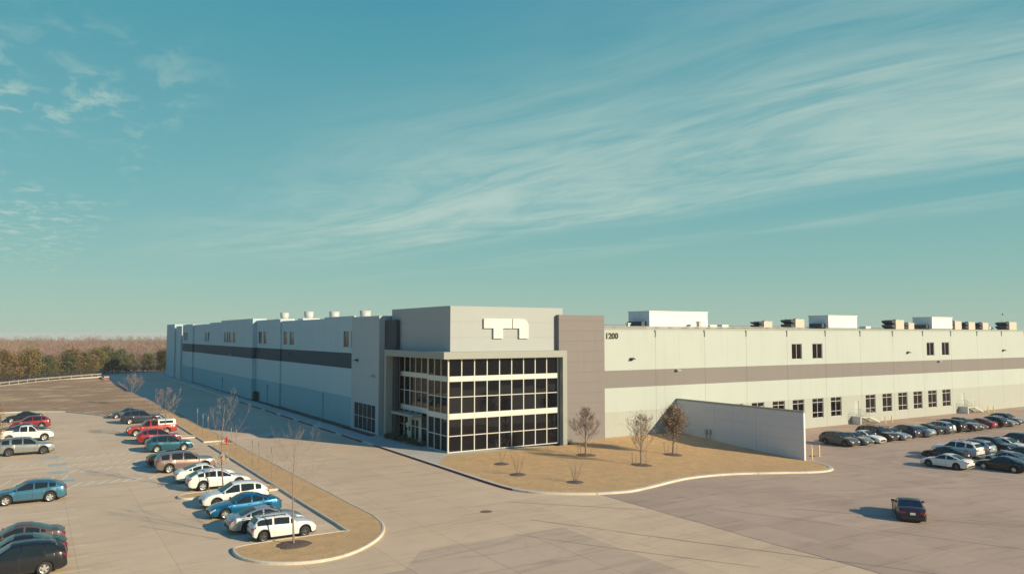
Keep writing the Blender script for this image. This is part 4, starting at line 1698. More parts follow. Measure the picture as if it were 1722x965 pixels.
def crack(p, q, w, parent):
    """a wandering tar-filled crack"""
    p = Vector(p)
    q = Vector(q)
    n = max(3, int((q - p).length / 1.2))
    d = (q - p).normalized()
    s = Vector((-d.y, d.x))
    pts = []
    off = 0.0
    for k in range(n + 1):
        off += cr.uniform(-0.09, 0.09)
        off *= 0.9
        pts.append(p + (q - p) * (k / n) + s * off)
    mb = MB()
    for a, b in zip(pts, pts[1:]):
        ww = w * cr.uniform(0.6, 1.2) / 2
        mb.face([(a.x - s.x * ww, a.y - s.y * ww, zg(a.x, a.y) + 0.009), (b.x - s.x * ww, b.y - s.y * ww, zg(b.x, b.y) + 0.009),
                 (b.x + s.x * ww, b.y + s.y * ww, zg(b.x, b.y) + 0.009), (a.x + s.x * ww, a.y + s.y * ww, zg(a.x, a.y) + 0.009)])
    o = mb.build('sealed_crack', M['seal'], parent)
    fix_up(o)


crack((29.0, 44.0), (41.0, 22.0), 0.10, drive)
crack((26.0, 41.4), (33.4, 28.5), 0.06, drive)
crack((38.0, 47.0), (38.0, 20.0), 0.06, court)
crack((47.0, 37.4), (60.0, 24.0), 0.09, court)
crack((56.0, 29.4), (62.0, 22.0), 0.12, court)
crack((42.0, 40.0), (52.0, 20.0), 0.05, court)
crack((6.4, 56.0), (10.2, 50.0), 0.04, lot)
# iron covers in the drive
for i, (x, y, w) in enumerate(((27.6, 47.6, 0.42), (25.2, 96.0, 0.35))):
    mb = MB()
    mb.lathe([(0.0, 0.012), (w - 0.05, 0.012), (w - 0.03, 0.018), (w, 0.016), (w, 0.0)], 20)
    mb.build('manhole_cover', plain('rusty_iron%d' % i, (0.24, 0.13, 0.08), 0.8, var=0.2, scale=6), drive, (x, y, 0.003))

# ================================================================ STAIRS AND BOLLARDS
GS = 'steel stairs at the warehouse doors'
for (x0, lb) in ((106.3, 'pale steel stair with landing below the first warehouse door'), (136.6, 'pale steel stair with landing below the second warehouse door')):
    z0 = -1.15
    root = empty('steel_stair', (x0 + 2.4, 71.8, z0), lb, 'stairs', GS)
    zt = 0.0
    xl1 = x0 + 2.3
    mb = MB().box(x0, xl1, 71.0, 72.58, zt - 0.14, zt)
    build_w(mb, 'landing', M['rail'], root)
    mb = MB().box(x0 + 0.05, x0 + 0.25, 71.05, 72.5, z0, zt - 0.142)
    build_w(mb, 'support_wall', M['wing'], root)
    for y in (71.06, 72.4):
        mb = MB().tube((xl1 - 0.12, y, z0), (xl1 - 0.12, y, zt - 0.142), 0.04, n=6)
        build_w(mb, 'post', M['rail'], root)
    nst = 7
    run = 2.7
    for y in (71.02, 72.46):
        mb = MB().bar((xl1 + 0.03, y, zt - 0.12), (xl1 + run, y, z0 + 0.12), 0.06, 0.26)
        build_w(mb, 'stringer', M['rail'], root)
    for k in range(nst):
        x = xl1 + run * (k + 0.5) / nst
        z = zt - (zt - z0) * (k + 1) / (nst + 1)
        mb = MB().box(x - 0.14, x + 0.14, 71.055, 72.425, z - 0.035, z)
        build_w(mb, 'tread', M['galv'], root)
    for y in (71.0, 72.48):
        xs_ = [x0 + 0.05, x0 + 1.15, xl1]
        for x in (xs_ if y < 72 else xs_[2:]):
            mb = MB().tube((x, y, zt), (x, y, zt + 1.07), 0.022, n=6)
            build_w(mb, 'rail_post', M['rail'], root)
        mb = MB().tube((xl1 + run * .95, y, z0 + 0.18), (xl1 + run * .95, y, z0 + 1.15), 0.022, n=6)
        build_w(mb, 'rail_post', M['rail'], root)
        for h in (0.35, 0.7, 1.06):
            if y < 72:
                build_w(MB().tube((x0 + 0.05, y, zt + h), (xl1, y, zt + h), 0.02, n=6), 'handrail', M['rail'], root)
            mb = MB()
            mb.tube((xl1, y, zt + h), (xl1 + run * .95, y, z0 + h + 0.09), 0.02, n=6)
            build_w(mb, 'handrail', M['rail'], root)
    for h in (0.35, 0.7, 1.06):
        mb = MB().tube((x0 + 0.05, 71.0, zt + h), (x0 + 0.05, 72.5, zt + h), 0.02, n=6)
        build_w(mb, 'handrail', M['rail'], root)
GBo = 'pale yellow bollards'
bol = [(72.4, 54.3, 'pale yellow bollard just off the end of the wing wall', 1.15), (75.0, 55.3, 'pale yellow bollard standing beside the leaning red barrier post', 1.2),
       (111.6, 70.4, 'yellow bollard at the foot of the first steel stair', 1.0), (113.2, 70.3, 'yellow bollard a step beyond the first stair foot', 1.0),
       (142.0, 70.4, 'yellow bollard at the foot of the second steel stair', 1.0), (143.6, 70.3, 'yellow bollard a step beyond the second stair foot', 1.0)]
for (x, y, lb, h) in bol:
    root = empty('bollard', (x, y, zg(x, y)), lb, 'bollard', GBo)
    MB().lathe([(0.085, -0.05), (0.085, h), (0.07, h + 0.05), (0.0, h + 0.075)], 12).build('post', M['yellow'], root, (0, 0, 0), True, True)
    MB().lathe([(0.16, -0.05), (0.16, 0.04), (0.09, 0.05)], 12).build('footing', M['kerb'], root, (0, 0, 0), False, True)
root = empty('barrier_post', (74.2, 55.6, zg(74.2, 55.6)), 'leaning red striped barrier post between the bollards by the wing wall', 'barrier')
mb = MB()
for k in range(4):
    mb.tube((0.0 - 0.12 * k / 2 * .4, 0, 0.06 + k * .3), (-0.12 * (k + 1) / 2 * .4, 0, 0.06 + (k + 1) * .3), 0.05, n=8, m=k % 2)
mb.build('post', [M['signred'], M['sign']], root, (0, 0, 0), False, True)
MB().box(-0.25, 0.25, -0.2, 0.2, -0.02, 0.06).build('base', M['black'], root, (0, 0, 0), False, True)
# heat pump standing behind the wing wall end
root = empty('utility_cabinet', (74.6, 61.8, zg(74.6, 61.8)), 'small grey utility cabinet standing behind the wing wall', 'cabinet')
MB().box(-0.7, 0.7, -0.5, 0.5, 0.1, 1.1).build('body', M['galv'], root, local=True)
MB().box(-0.8, 0.8, -0.6, 0.6, -0.05, 0.099).build('pad', M['kerb'], root, local=True)
MB().box(-0.3, 0.3, -0.2, 0.2, 1.101, 1.5).build('cap', M['black'], root, local=True)

# ================================================================ ROOF EQUIPMENT
def roofz(x, y):
    return 12.75 + (y - 72.86) / (165 - 72.86) * 2.25 if y > 72.86 else 12.75


GU = 'large white rooftop air units'


def big_unit(x0, x1, y0, y1, z1, label, n):
    zr = roofz(0, (y0 + y1) / 2)
    root = empty('rooftop_unit', ((x0 + x1) / 2, (y0 + y1) / 2, zr - 0.05), label, 'rooftop unit', GU)
    for y in (y0 + 0.3, y1 - 0.3):
        mb = MB().box(x0 - 0.3, x1 + 0.3, y - 0.1, y + 0.1, zr - 0.1, zr + 0.5)
        build_w(mb, 'steel_rail', M['galv'], root)
    zb = zr + 0.501
    mb = MB().box(x0 + 0.03, x1 - 0.03, y0 + 0.03, y1 - 0.03, zb, z1 - 0.1)
    build_w(mb, 'casing', M['core'], root)
    w = (x1 - x0) / n
    for k in range(n):
        mb = MB().box(x0 + k * w + 0.015, x0 + (k + 1) * w - 0.015, y0, y0 + 0.028, zb + 0.02, z1 - 0.12)
        build_w(mb, 'panel', M['unit'], root)
        mb = MB().box(x0 + k * w + 0.015, x0 + (k + 1) * w - 0.015, y1 - 0.028, y1, zb + 0.02, z1 - 0.12)
        build_w(mb, 'panel', M['unit'], root)
    m = 4
    h = (y1 - y0 - 0.06) / m
    for k in range(m):
        for xx in (x0, x1 - 0.028):
            mb = MB().box(xx, xx + 0.028, y0 + 0.03 + k * h + 0.012, y0 + 0.03 + (k + 1) * h - 0.012, zb + 0.02, z1 - 0.12)
            build_w(mb, 'panel', M['unit'], root)
    mb = MB().box(x0 - 0.08, x1 + 0.08, y0 - 0.08, y1 + 0.08, z1 - 0.119, z1)
    build_w(mb, 'lid', M['unit'], root)
    mb = MB().box(x0 - 0.9, x0 - 0.001, y0 + 0.6, y1 - 0.8, zb + 0.1, zb + 0.75)
    build_w(mb, 'intake_hood', M['louvre'], root)


big_unit(72.4, 83.7, 80.0, 84.4, 15.70, 'largest white boxy air unit on the roof, nearest the taupe wall', 5)
big_unit(111.7, 119.5, 80.0, 83.8, 15.60, 'white boxy air unit on the roof above the lower windows', 5)
big_unit(142.4, 149.4, 80.0, 83.7, 15.68, 'white boxy air unit on the roof above the second steel stair', 5)
GQ = 'beige rooftop condensers with dark louvred hoods'


def small_unit(x, y, w, d, h, label, hood=1):
    zr = roofz(x, y)
    root = empty('rooftop_condenser', (x, y, zr - 0.02), label, 'condenser', GQ)
    mb = MB().box(x - w / 2, x + w / 2, y - d / 2, y + d / 2, zr + 0.301, zr + h)
    build_w(mb, 'casing', M['unitbeige'], root)
    mb = MB().box(x - w / 2 + 0.1, x + w / 2 - 0.1, y - d / 2 + 0.1, y + d / 2 - 0.1, zr - 0.06, zr + 0.3)
    build_w(mb, 'kerb_frame', M['unit'], root)
    if hood:
        for z in (zr + 0.45, zr + 0.45 + (h - 0.5) / 2):
            mb = MB()
            a, b, hh = x - w / 2 - 1.0, x - w / 2 - 0.002, (h - 0.6) / 2
            mb.mesh_add([(a, y - d / 2 + .1, z + hh * .55), (b, y - d / 2 + .1, z), (b, y - d / 2 + .1, z + hh), (a, y - d / 2 + .1, z + hh),
                         (a, y + d / 2 - .1, z + hh * .55), (b, y + d / 2 - .1, z), (b, y + d / 2 - .1, z + hh), (a, y + d / 2 - .1, z + hh)],
                        [(0, 1, 2, 3), (7, 6, 5, 4), (0, 4, 5, 1), (1, 5, 6, 2), (2, 6, 7, 3), (3, 7, 4, 0)])
            o = build_w(mb, 'louvred_hood', M['louvre'], root)
            fix_normals(o)
    mb = MB().lathe([(0.42, 0), (0.42, 0.14), (0.34, 0.16), (0.0, 0.16)], 14, (x + w * .2, y, zr + h + 0.001))
    build_w(mb, 'fan_ring', M['galv'], root)


for (x, y, w, d, h, lb) in ((105.0, 81.5, 2.2, 2.2, 1.9, 'beige condenser close before the second white air unit'), (100.5, 84.0, 2.0, 2.0, 1.5, 'smaller beige condenser standing apart before the second white air unit'),
                            (96.0, 98.0, 5.0, 2.2, 1.9, 'long pale condenser behind the largest white air unit'),
                            (133.6, 82.0, 2.6, 2.2, 2.05, 'beige condenser midway between two white air units'), (138.4, 82.6, 1.8, 2.0, 1.55, 'small beige condenser beside the third white air unit'),
                            (153.2, 82.0, 2.4, 2.2, 2.0, 'beige condenser just past the third white air unit'), (158.2, 82.0, 2.4, 2.2, 1.85, 'second beige condenser past the third white air unit'),
                            (163.4, 82.0, 2.2, 2.2, 1.8, 'third beige condenser past the third white air unit'),
                            (174.2, 82.0, 3.0, 2.4, 2.0, 'wide beige condenser below the roof antenna')):
    small_unit(x, y, w, d, h, lb)
GP = 'low white roof vents'
for k, (x, y) in enumerate(((88.5, 84.0), (93.4, 90.0), (97.6, 90.0), (127.8, 84.0), (168.0, 84.0), (170.6, 84.0))):
    zr = roofz(x, y)
    root = empty('roof_vent', (x, y, zr), 'low white curb vent on the warehouse roof', 'roof vent', GP)
    MB().box(-0.6, 0.6, -0.5, 0.5, -0.1, 0.5).build('curb', M['galv'], root, local=True)
    MB().box(-0.75, 0.75, -0.65, 0.65, 0.501, 0.85).build('hood', M['unit'], root, local=True)
root = empty('roof_pipe', (72, 75.5, 12.8), 'long gas pipe on small dark blocks along the front of the roof', 'pipe')
build_w(MB().tube((59.0, 75.5, 13.42), (100.0, 75.5, 13.42), 0.07, n=8), 'pipe', M['galv'], root)
for k in range(17):
    x = 60.0 + 2.4 * k
    build_w(MB().box(x - 0.22, x + 0.22, 75.3, 75.7, roofz(x, 75.5) - 0.04, 13.345), 'block', M['black'], root)
for (x, y, w, h, lb) in ((80.5, 78.6, 0.5, 1.3, 'short beige pipe stack in front of the largest white air unit'), (66.0, 77.0, 0.35, 0.95, 'small white pipe vent on the roof near the taupe wall')):
    zr = roofz(x, y)
    root = empty('vent_stack', (x, y, zr), lb, 'vent')
    MB().box(-w / 2, w / 2, -w / 2, w / 2, -0.05, h).build('stack', M['unitbeige'], root, local=True)
    MB().box(-w * .75, w * .75, -w * .75, w * .75, h + 0.001, h + 0.12).build('cap', M['unit'], root, local=True)
GF = 'white drum exhaust fans on the roof'
for (y, zt_, lb) in ((151.5, 16.65, 'drum exhaust fan farthest along the side roof'), (135.9, 16.5, 'drum exhaust fan standing on a wide white curb'),
                     (122.2, 16.15, 'drum exhaust fan with only its drum above the parapet'), (108.4, 15.95, 'drum exhaust fan with a thin lightning rod beside it')):
    zr = 12.9 + (y - 89.4) / 75.6 * 2.1
    root = empty('exhaust_fan', (42.0, y, zr), lb, 'exhaust fan', GF)
    MB().box(-1.5, 1.5, -1.6, 1.6, -0.1, zt_ - zr - 1.25).build('curb', M['unit'], root, local=True)
    h = zt_ - zr
    MB().lathe([(0.0, h - 1.25 + 0.002), (0.62, h - 1.245), (0.78, h - 0.95), (0.82, h), (0.70, h), (0.66, h - 0.4), (0.0, h - 0.4)], 22).build('drum', M['drum'], root, smooth=True, local=True)
    if y < 110:
        MB().tube((0.2, -1.0, h - 1.3), (0.2, -1.0, h + 1.0), 0.02, 0.01, n=5).build('lightning_rod', M['galv'], root, local=True)
root = empty('roof_antenna', (176.5, 84.0, 12.9), 'thin leaning antenna mast above the condensers on the roof', 'antenna')
MB().tube((0, 0, -0.1), (0.0, 0, 2.8), 0.05, 0.04, n=6).tube((0.0, 0, 2.8), (0.7, 0, 5.0), 0.03, 0.02, n=6).build('mast', M['galv'], root, local=True)
MB().box(0.2, 0.5, -0.06, 0.06, 3.6, 4.0).build('aerial', M['louvre'], root, local=True)

# ================================================================ STREET FURNITURE
GSP = 'thin sign posts along the planting strip'
sp = [(17.9, 67.6, 2.7), (17.9, 72.0, 2.6), (17.9, 74.4, 2.5), (18.0, 81.8, 2.7), (18.1, 84.6, 2.6), (18.2, 97.6, 2.6), (18.2, 100.8, 2.6), (18.2, 104.5, 3.0)]
for (x, y, h) in sp:
    root = empty('sign_post', (x, y, 0.12), 'thin pale sign post with a narrow plate in the planting strip', 'sign post', GSP)
    MB().tube((0, 0, -0.1), (0, 0, h), 0.024, n=6).build('pole', M['palebark'], root, local=True)
    MB().box(-0.05, -0.037, -0.15, 0.15, h - 0.55, h - 0.05).build('plate', M['rail'], root, local=True)
root = empty('fire_hydrant', (19.0, 90.9, 0.12), 'red fire hydrant on the planting strip', 'hydrant')
MB().lathe([(0.20, -0.05), (0.20, 0.06), (0.13, 0.07), (0.13, 0.62), (0.18, 0.63), (0.18, 0.70), (0.13, 0.80), (0.05, 0.86), (0.05, 0.92), (0.0, 0.92)], 14).build('barrel', M['signred'], root, smooth=True, local=True)
for sd in (1, -1):
    MB().tube((0, sd * 0.12, 0.48), (0, sd * 0.27, 0.48), 0.075, n=10).build('outlet', M['signred'], root, local=True)
MB().tube((-0.12, 0, 0.42), (-0.29, 0, 0.42), 0.10, n=10).build('outlet', M['signred'], root, local=True)
root = empty('trash_bin', (35.75, 147.6, 0.14), 'black litter bin against the side wall', 'bin')
MB().lathe([(0.0, 0.0), (0.42, 0.0), (0.50, 0.15), (0.50, 1.35), (0.0, 1.35)], 14).build('drum', M['black'], root, local=True)
MB().lathe([(0.53, 1.351), (0.53, 1.45), (0.30, 1.72), (0.0, 1.76)], 14).build('lid', M['black'], root, local=True)
root = empty('road_closed_sign', (17.4, 233.0, 0.0), 'small red and white barrier sign at the bend of the drive', 'sign')
MB().box(-0.6, 0.6, -0.03, 0.03, 0.5, 0.85).build('board', M['signred'], root, local=True)
MB().box(-0.6, 0.6, -0.035, 0.0, 0.95, 1.15).build('board', M['sign'], root, local=True)
for x in (-0.5, 0.5):
    MB().box(x - 0.04, x + 0.04, 0.031, 0.09, 0, 1.2).build('leg', M['signred'], root, local=True)

# guard rail and iron fence along the far edge
gp = [Vector((-40, 178)), Vector((-6.2, 225.5)), Vector((1.3, 239.9)), Vector((9.9, 250.6)), Vector((18.0, 260.0))]
root = empty('guard_rail', (0, 238, 0), 'pale steel guard rail along the far edge of the dry field', 'guard rail')
seglen = 3.8
for a, b in zip(gp, gp[1:]):
    n = max(1, int((b - a).length / seglen))
    for k in range(n):
        p = a + (b - a) * (k / n)
        q = a + (b - a) * ((k + 1) / n)
        mb = MB().bar((p.x, p.y, 0.62), (q.x, q.y, 0.62), 0.06, 0.32)
        build_w(mb, 'rail', M['guard'], root)
        d = (q - p).normalized()
        mb = MB().box(p.x - 0.09, p.x + 0.09, p.y + 0.06, p.y + 0.22, -0.1, 0.85)
        build_w(mb, 'post', M['guard'], root)
kerb('field_edge_kerb', [(p.x + 1.6, p.y - 2.2) for p in gp], zg, False, 0.5, 0.18)
fp = [Vector((-60, 172)), Vector((-7.5, 235)), Vector((8, 256)), Vector((18, 267)), Vector((40, 281))]
root = empty('iron_fence', (8, 256, 0), 'black iron picket fence in front of the evergreens', 'fence')
for a, b in zip(fp, fp[1:]):
    n = max(1, int((b - a).length / 2.44))
    pk = MB()
    for k in range(n):
        p = a + (b - a) * (k / n)
        q = a + (b - a) * ((k + 1) / n)
        mb = MB().box(p.x - 0.05, p.x + 0.05, p.y - 0.05, p.y + 0.05, -0.1, 2.2)
        build_w(mb, 'post', M['black'], root)
        for z in (0.25, 1.7, 1.95):
            build_w(MB().bar((p.x, p.y, z), (q.x, q.y, z), 0.04, 0.05), 'rail', M['black'], root)
        for t in range(1, 16):
            c = p + (q - p) * (t / 16)
            pk.box(c.x - 0.011, c.x + 0.011, c.y - 0.011, c.y + 0.011, 0.1, 2.1)
    o = build_w(pk, 'pickets', M['black'], root)
    o['kind'] = 'stuff'

# ================================================================ TREES
def grow(seed, height, trunk_h, r0, spread, levels=4, nb=(7, 4, 3, 2), up=0.55, twig_r=0.006, lens=(0.55, 0.5, 0.5, 0.5), taper=0.55):
    """bare branching tree: returns (trunk MB, crown MB, twig tips)"""
    rr = random.Random(seed)
    tr, crn = MB(), MB()
    tips = []
    # trunk with a slight sway
    n = 7
    pts = []
    sway = Vector((rr.uniform(-.03, .03), rr.uniform(-.03, .03), 0))
    for k in range(n + 1):
        t = k / n
        pts.append((Vector((0, 0, height * 0.92 * t)) + sway * (height * math.sin(t * 3)), r0 * (1 - 0.93 * t) + 0.008))
    for (p, a), (q, b) in zip(pts, pts[1:]):
        tr.tube(p, q, a, b, n=7, caps=False)

    def at_trunk(z):
        t = min(0.999, z / (height * 0.92)) * n
        k = int(t)
        f = t - k
        return pts[k][0].lerp(pts[k + 1][0], f), pts[k][1] * (1 - f) + pts[k + 1][1] * f

    def branch(p, d, ln, r, lv):
        segs = 3 if lv < 2 else 2
        q = p
        dd = d.copy()
        rad = r
        nodes = [q]
        for s in range(segs):
            dd = (dd + Vector((rr.uniform(-.16, .16), rr.uniform(-.16, .16), rr.uniform(-.04, .20)))).normalized()
            nq = q + dd * (ln / segs)
            r2 = max(twig_r, rad * (0.72 if lv < 2 else 0.6))
            crn.tube(q, nq, rad, r2, n=5 if lv < 1 else (4 if lv < 2 else 3), caps=False)
            q, rad = nq, r2
            nodes.append(q)
        if lv + 1 < levels:
            k = nb[lv + 1]
            for i in range(k):
                t = rr.uniform(0.3, 1.0)
                s = min(segs - 1, int(t * segs))
                b = nodes[s].lerp(nodes[s + 1], t * segs - s)
                side = Vector((rr.uniform(-1, 1), rr.uniform(-1, 1), rr.uniform(-.2, .8)))
                nd = (dd * 0.9 + side * 0.75).normalized()
                branch(b, nd, ln * lens[lv] * rr.uniform(.7, 1.2), max(twig_r, r * 0.42), lv + 1)
        else:
            tips.append((q, dd))
        tips.append((nodes[1], dd))
    k = nb[0]
    for i in range(k):
        t = (i + rr.uniform(0, .6)) / k
        z = trunk_h + (height * 0.86 - trunk_h) * t
        p, r = at_trunk(z)
        a = i * 2.4 + rr.uniform(-.4, .4)
        tilt = up + 0.35 * t
        d = Vector((math.cos(a), math.sin(a), tilt)).normalized()
        ln = spread * (1.0 - taper * t ** 1.2) * rr.uniform(.8, 1.15)
        branch(p, d, ln, max(twig_r, r * 0.36), 0)
    return tr, crn, tips


def leaves(tips, n, size, seed, spreadr=0.25):
    rr = random.Random(seed)
    mb = MB()
    for k in range(n):
        p, d = tips[rr.randrange(len(tips))]
        c = p + Vector((rr.gauss(0, spreadr), rr.gauss(0, spreadr), rr.gauss(0, spreadr)))
        a = Vector((rr.uniform(-1, 1), rr.uniform(-1, 1), rr.uniform(-1, 1))).normalized()
        b = a.orthogonal().normalized()
        s = size * rr.uniform(.6, 1.3)
        mb.face([c - a * s, c + b * s * .5, c + a * s, c - b * s * .5])
    return mb


def tree(name, loc, label, group, seed, height, trunk_h, r0, spread, bark='bark', twig='twig', leafn=0, leafm=None, leafs=0.07, cat='tree', **kw):
    root = empty(name, loc, label, cat, group)
    tr, crn, tips = grow(seed, height, trunk_h, r0, spread, **kw)
    a = tr.build('trunk', M[bark], root, smooth=True, local=True)
    b = crn.build('crown', M[twig], root, local=True)
    if leafn:
        leaves(tips, leafn, leafs, seed + 1).build('foliage', leafm, b, local=True)
    return root


def mulch_ring(parent_loc, r, label):
    x, y, z = parent_loc
    mb = MB()
    rr = random.Random(int(x * 10))
    n = 22
    ring = [r * rr.uniform(.88, 1.1) for _ in range(n)]
    zc = lambda u, v: zlawn(u, v) if x > 30 else 0.125
    mb.v.append((0, 0, 0.10))
    for k in range(n):
        a = 2 * math.pi * k / n
        u, v = ring[k] * math.cos(a), ring[k] * math.sin(a)
        mb.v.append((u * .6, v * .6, zc(x + u * .6, y + v * .6) - z + 0.09))
        mb.v.append((u, v, zc(x + u, y + v) - z + 0.006))
    for k in range(n):
        i, j = 1 + 2 * k, 1 + 2 * ((k + 1) % n)
        mb.f += [(0, i, j), (i, i + 1, j + 1, j)]
        mb.m += [0, 0]
    o = mb.build('mulch_ring', M['mulch'], None, (x, y, z))
    tag(o, label, 'mulch', 'mulch rings round the trees')


def stakes(x, y, lb, r=0.95):
    for k, a in enumerate((20, 200, 110)):
        u, v = x + r * math.cos(R(a)), y + r * math.sin(R(a))
        z = zlawn(u, v)
        o = MB().tube((0, 0, -0.1), (0.06 * (1 if k == 0 else -1), 0, 1.15), 0.02, n=5).build('tree_stake', M['bark'], None, (u, v, z))
        tag(o, lb, 'stake', 'tree stakes')


lt = [(49.0, 64.0, 'bare grey tree with twiggy crown in front of the taupe wall', 'palebark', 'twig', 300, M['leaftan'], 5.2, 11, 'mulch ring round the bare grey tree by the taupe wall', 'thin stake beside the bare grey tree by the taupe wall'),
      (50.25, 56.9, 'slender tree with sparse tan leaves in the middle of the lawn', 'palebark', 'twig', 800, M['leaftan'], 5.1, 23, 'mulch ring round the sparse tan tree in mid lawn', 'thin stake beside the sparse tan tree in mid lawn'),
      (58.1, 60.8, 'tree with dense withered brown leaves beside the wing wall', 'bark', 'bark', 6500, M['leafbrown'], 5.2, 37, 'mulch ring round the brown leaved tree by the wing wall', 'thin stake beside the brown leaved tree by the wing wall')]
for (x, y, lb, bk, tw, ln, lm, h, sd, ml, sl) in lt:
    nb_ = {11: (30, 7, 5, 3), 23: (22, 6, 4, 3), 37: (38, 8, 5, 3)}[sd]
    z = zlawn(x, y)
    tree('lawn_tree', (x, y, z), lb, 'young trees on the lawn', sd, h, 0.95, 0.095, 1.9, bk, tw, ln, lm, 0.07, levels=4, nb=nb_, up=1.05, twig_r=0.0055, taper=0.78)
    mulch_ring((x, y, z), 1.05, ml)
    stakes(x, y, sl)
for k, (x, y, h, lb, ml) in enumerate(((38.4, 63.4, 2.6, 'thin bare sapling on the lawn close to the glass front', 'mulch ring round the sapling close to the glass front'),
                                       (36.8, 57.9, 1.9, 'small bare shrub of upright stems midway along the lawn kerb', 'mulch ring round the small shrub midway along the kerb'),
                                       (39.0, 52.4, 1.9, 'bare multi stemmed shrub near the curve of the lawn kerb', 'mulch ring round the shrub near the kerb curve'))):
    z = zlawn(x, y)
    root = empty('bare_shrub', (x, y, z), lb, 'shrub', 'bare shrubs on the lawn')
    rr = random.Random(90 + k)
    for s in range(6 if k else 3):
        mb = MB()
        a = s * 1.05 + rr.uniform(-.2, .2)
        p = Vector((0.05 * math.cos(a), 0.05 * math.sin(a), -0.05))
        d = Vector((math.cos(a) * .32, math.sin(a) * .32, 1)).normalized()
        r_ = 0.02
        ln = h * rr.uniform(.75, 1.05)
        for q in range(5):
            nd = (d + Vector((rr.uniform(-.12, .12), rr.uniform(-.12, .12), 0))).normalized()
            n_ = p + nd * ln / 5
            mb.tube(p, n_, r_, r_ * .75, n=5, caps=False)
            if q > 0:
                for t in range(3):
                    e = n_ + (nd + Vector((rr.uniform(-.8, .8), rr.uniform(-.8, .8), .3))).normalized() * rr.uniform(.2, .45)
                    mb.tube(n_, e, r_ * .5, 0.004, n=3, caps=False)
            p, r_ = n_, r_ * .75
        mb.build('stem', M['bark'], root, local=True)
    mulch_ring((x, y, z), 0.75, ml)

tree('strip_tree', (13.5, 45.9, 0.12), 'tall bare tree of steep branches on the nose of the grass island', 'bare trees in the parking lot', 51, 6.4, 2.3, 0.055, 2.7, 'palebark', 'palebark', levels=4, nb=(9, 4, 3, 2), up=1.35, twig_r=0.0028)
mulch_ring((13.5, 45.9, 0.12), 1.0, 'mulch ring on the nose of the grass island')
tree('strip_tree', (13.2, 64.0, 0.12), 'bare tree with a clump of tan leaves on the small kerbed island', 'bare trees in the parking lot', 57, 7.4, 3.0, 0.06, 2.3, 'palebark', 'twig', levels=4, nb=(9, 4, 3, 2), up=1.1, twig_r=0.005)
tw_ = [o for o in C.objects if o.name.startswith('strip_tree')][-1]
leaves([(Vector((-0.15, 0.1, 2.5)), None)], 130, 0.09, 5, 0.26).build('foliage', M['leaftan'], [c for c in tw_.children if c.name.startswith('crown')][0], local=True)
tree('strip_tree', (12.2, 64.6, 0.12), 'thin low sapling stem on the small kerbed island', 'bare trees in the parking lot', 58, 2.2, 1.2, 0.03, 0.5, 'palebark', 'twig', levels=2, nb=(4, 3), up=0.9)
tree('strip_tree', (13.9, 100.5, 0.12), 'bare tree on the kerbed island beside the red pickup', 'bare trees in the parking lot', 63, 5.6, 1.9, 0.06, 2.0, 'palebark', 'twig', levels=4, nb=(11, 5, 3, 2), up=0.85, twig_r=0.011)
tree('strip_tree', (15.2, 149.5, 0.10), 'bare tree standing alone at the edge of the dry field', 'bare trees in the parking lot', 67, 4.8, 1.5, 0.06, 2.2, 'palebark', 'twig', levels=4, nb=(12, 5, 3, 2), up=0.75, twig_r=0.014)


# evergreens behind the fence
def leafcloud(seed, height, rad, n, size, conic=0.6, dens=3):
    """foliage of a cedar: clumps of small faces spread through a ragged volume"""
    rr = random.Random(seed)
    mb = MB()
    clumps = []
    for k in range(n // 26):
        t = rr.random() ** 0.8
        z = height * (0.10 + 0.88 * t)
        rmax = rad * (1 - conic * t ** 1.4) * rr.uniform(.55, 1.12)
        a = rr.uniform(0, 2 * math.pi)
        q = rmax * math.sqrt(rr.uniform(.15, 1))
        clumps.append(Vector((q * math.cos(a), q * math.sin(a), z)))
    for c in clumps:
        cr_ = rr.uniform(.25, .55) * rad * .42
        for k in range(26):
            p = c + Vector((rr.gauss(0, cr_), rr.gauss(0, cr_), rr.gauss(0, cr_ * .8)))
            a = Vector((rr.uniform(-1, 1), rr.uniform(-1, 1), rr.uniform(-.4, 1))).normalized()
            b = a.orthogonal().normalized()
            s = size * rr.uniform(.6, 1.5)
            mb.face([p - b * s * .5, p + b * s * .5, p + a * s * 1.4])
    return mb


M['cedar0'] = plain('cedar_olive', (0.185, 0.14, 0.045), 0.9, var=0.45, scale=1.2)
M['cedar1'] = plain('cedar_dark', (0.085, 0.09, 0.038), 0.9, var=0.4, scale=1.2)
M['cedar2'] = plain('cedar_rust', (0.215, 0.135, 0.06), 0.9, var=0.4, scale=1.2)
ev = []
er = random.Random(5)
for k in range(26):
    t = k / 25
    s = t * (len(fp) - 1)
    i = min(len(fp) - 2, int(s))
    p = fp[1].lerp(fp[2], 0) if False else fp[i].lerp(fp[i + 1], s - i)
    ev.append((p.x + er.uniform(-2, 2), p.y + er.uniform(4.0, 9.0), er.uniform(6.0, 8.6), er.randrange(3)))
protos = {}
for (x, y, h, c) in ev:
    key = (c, er.randrange(2))
    if key not in protos:
        protos[key] = (leafcloud(200 + c * 7 + key[1], 1.0, 0.40, 2400, 0.030, 0.45).mesh('foliage', M['cedar%d' % c]),
                       MB().tube((0, 0, -0.05), (0.0, 0, 0.75), 0.022, 0.008, n=6).mesh('trunk', M['bark']))
    kinds = ['olive green cedar behind the iron fence', 'dark green cedar behind the iron fence', 'rusty brown cedar behind the iron fence']
    root = empty('cedar_tree', (x, y, -0.35), kinds[c], 'tree', kinds[c].split(' cedar')[0] + ' cedars behind the fence')
    f = link('crown', protos[key][0], root, local=True)
    t_ = link('trunk', protos[key][1], root, local=True)
    rz = er.uniform(0, 6.28)
    for o in (f, t_):
        o.scale = (h * er.uniform(.95, 1.25), h * er.uniform(.95, 1.25), h)
        o.rotation_euler = (0, 0, rz)
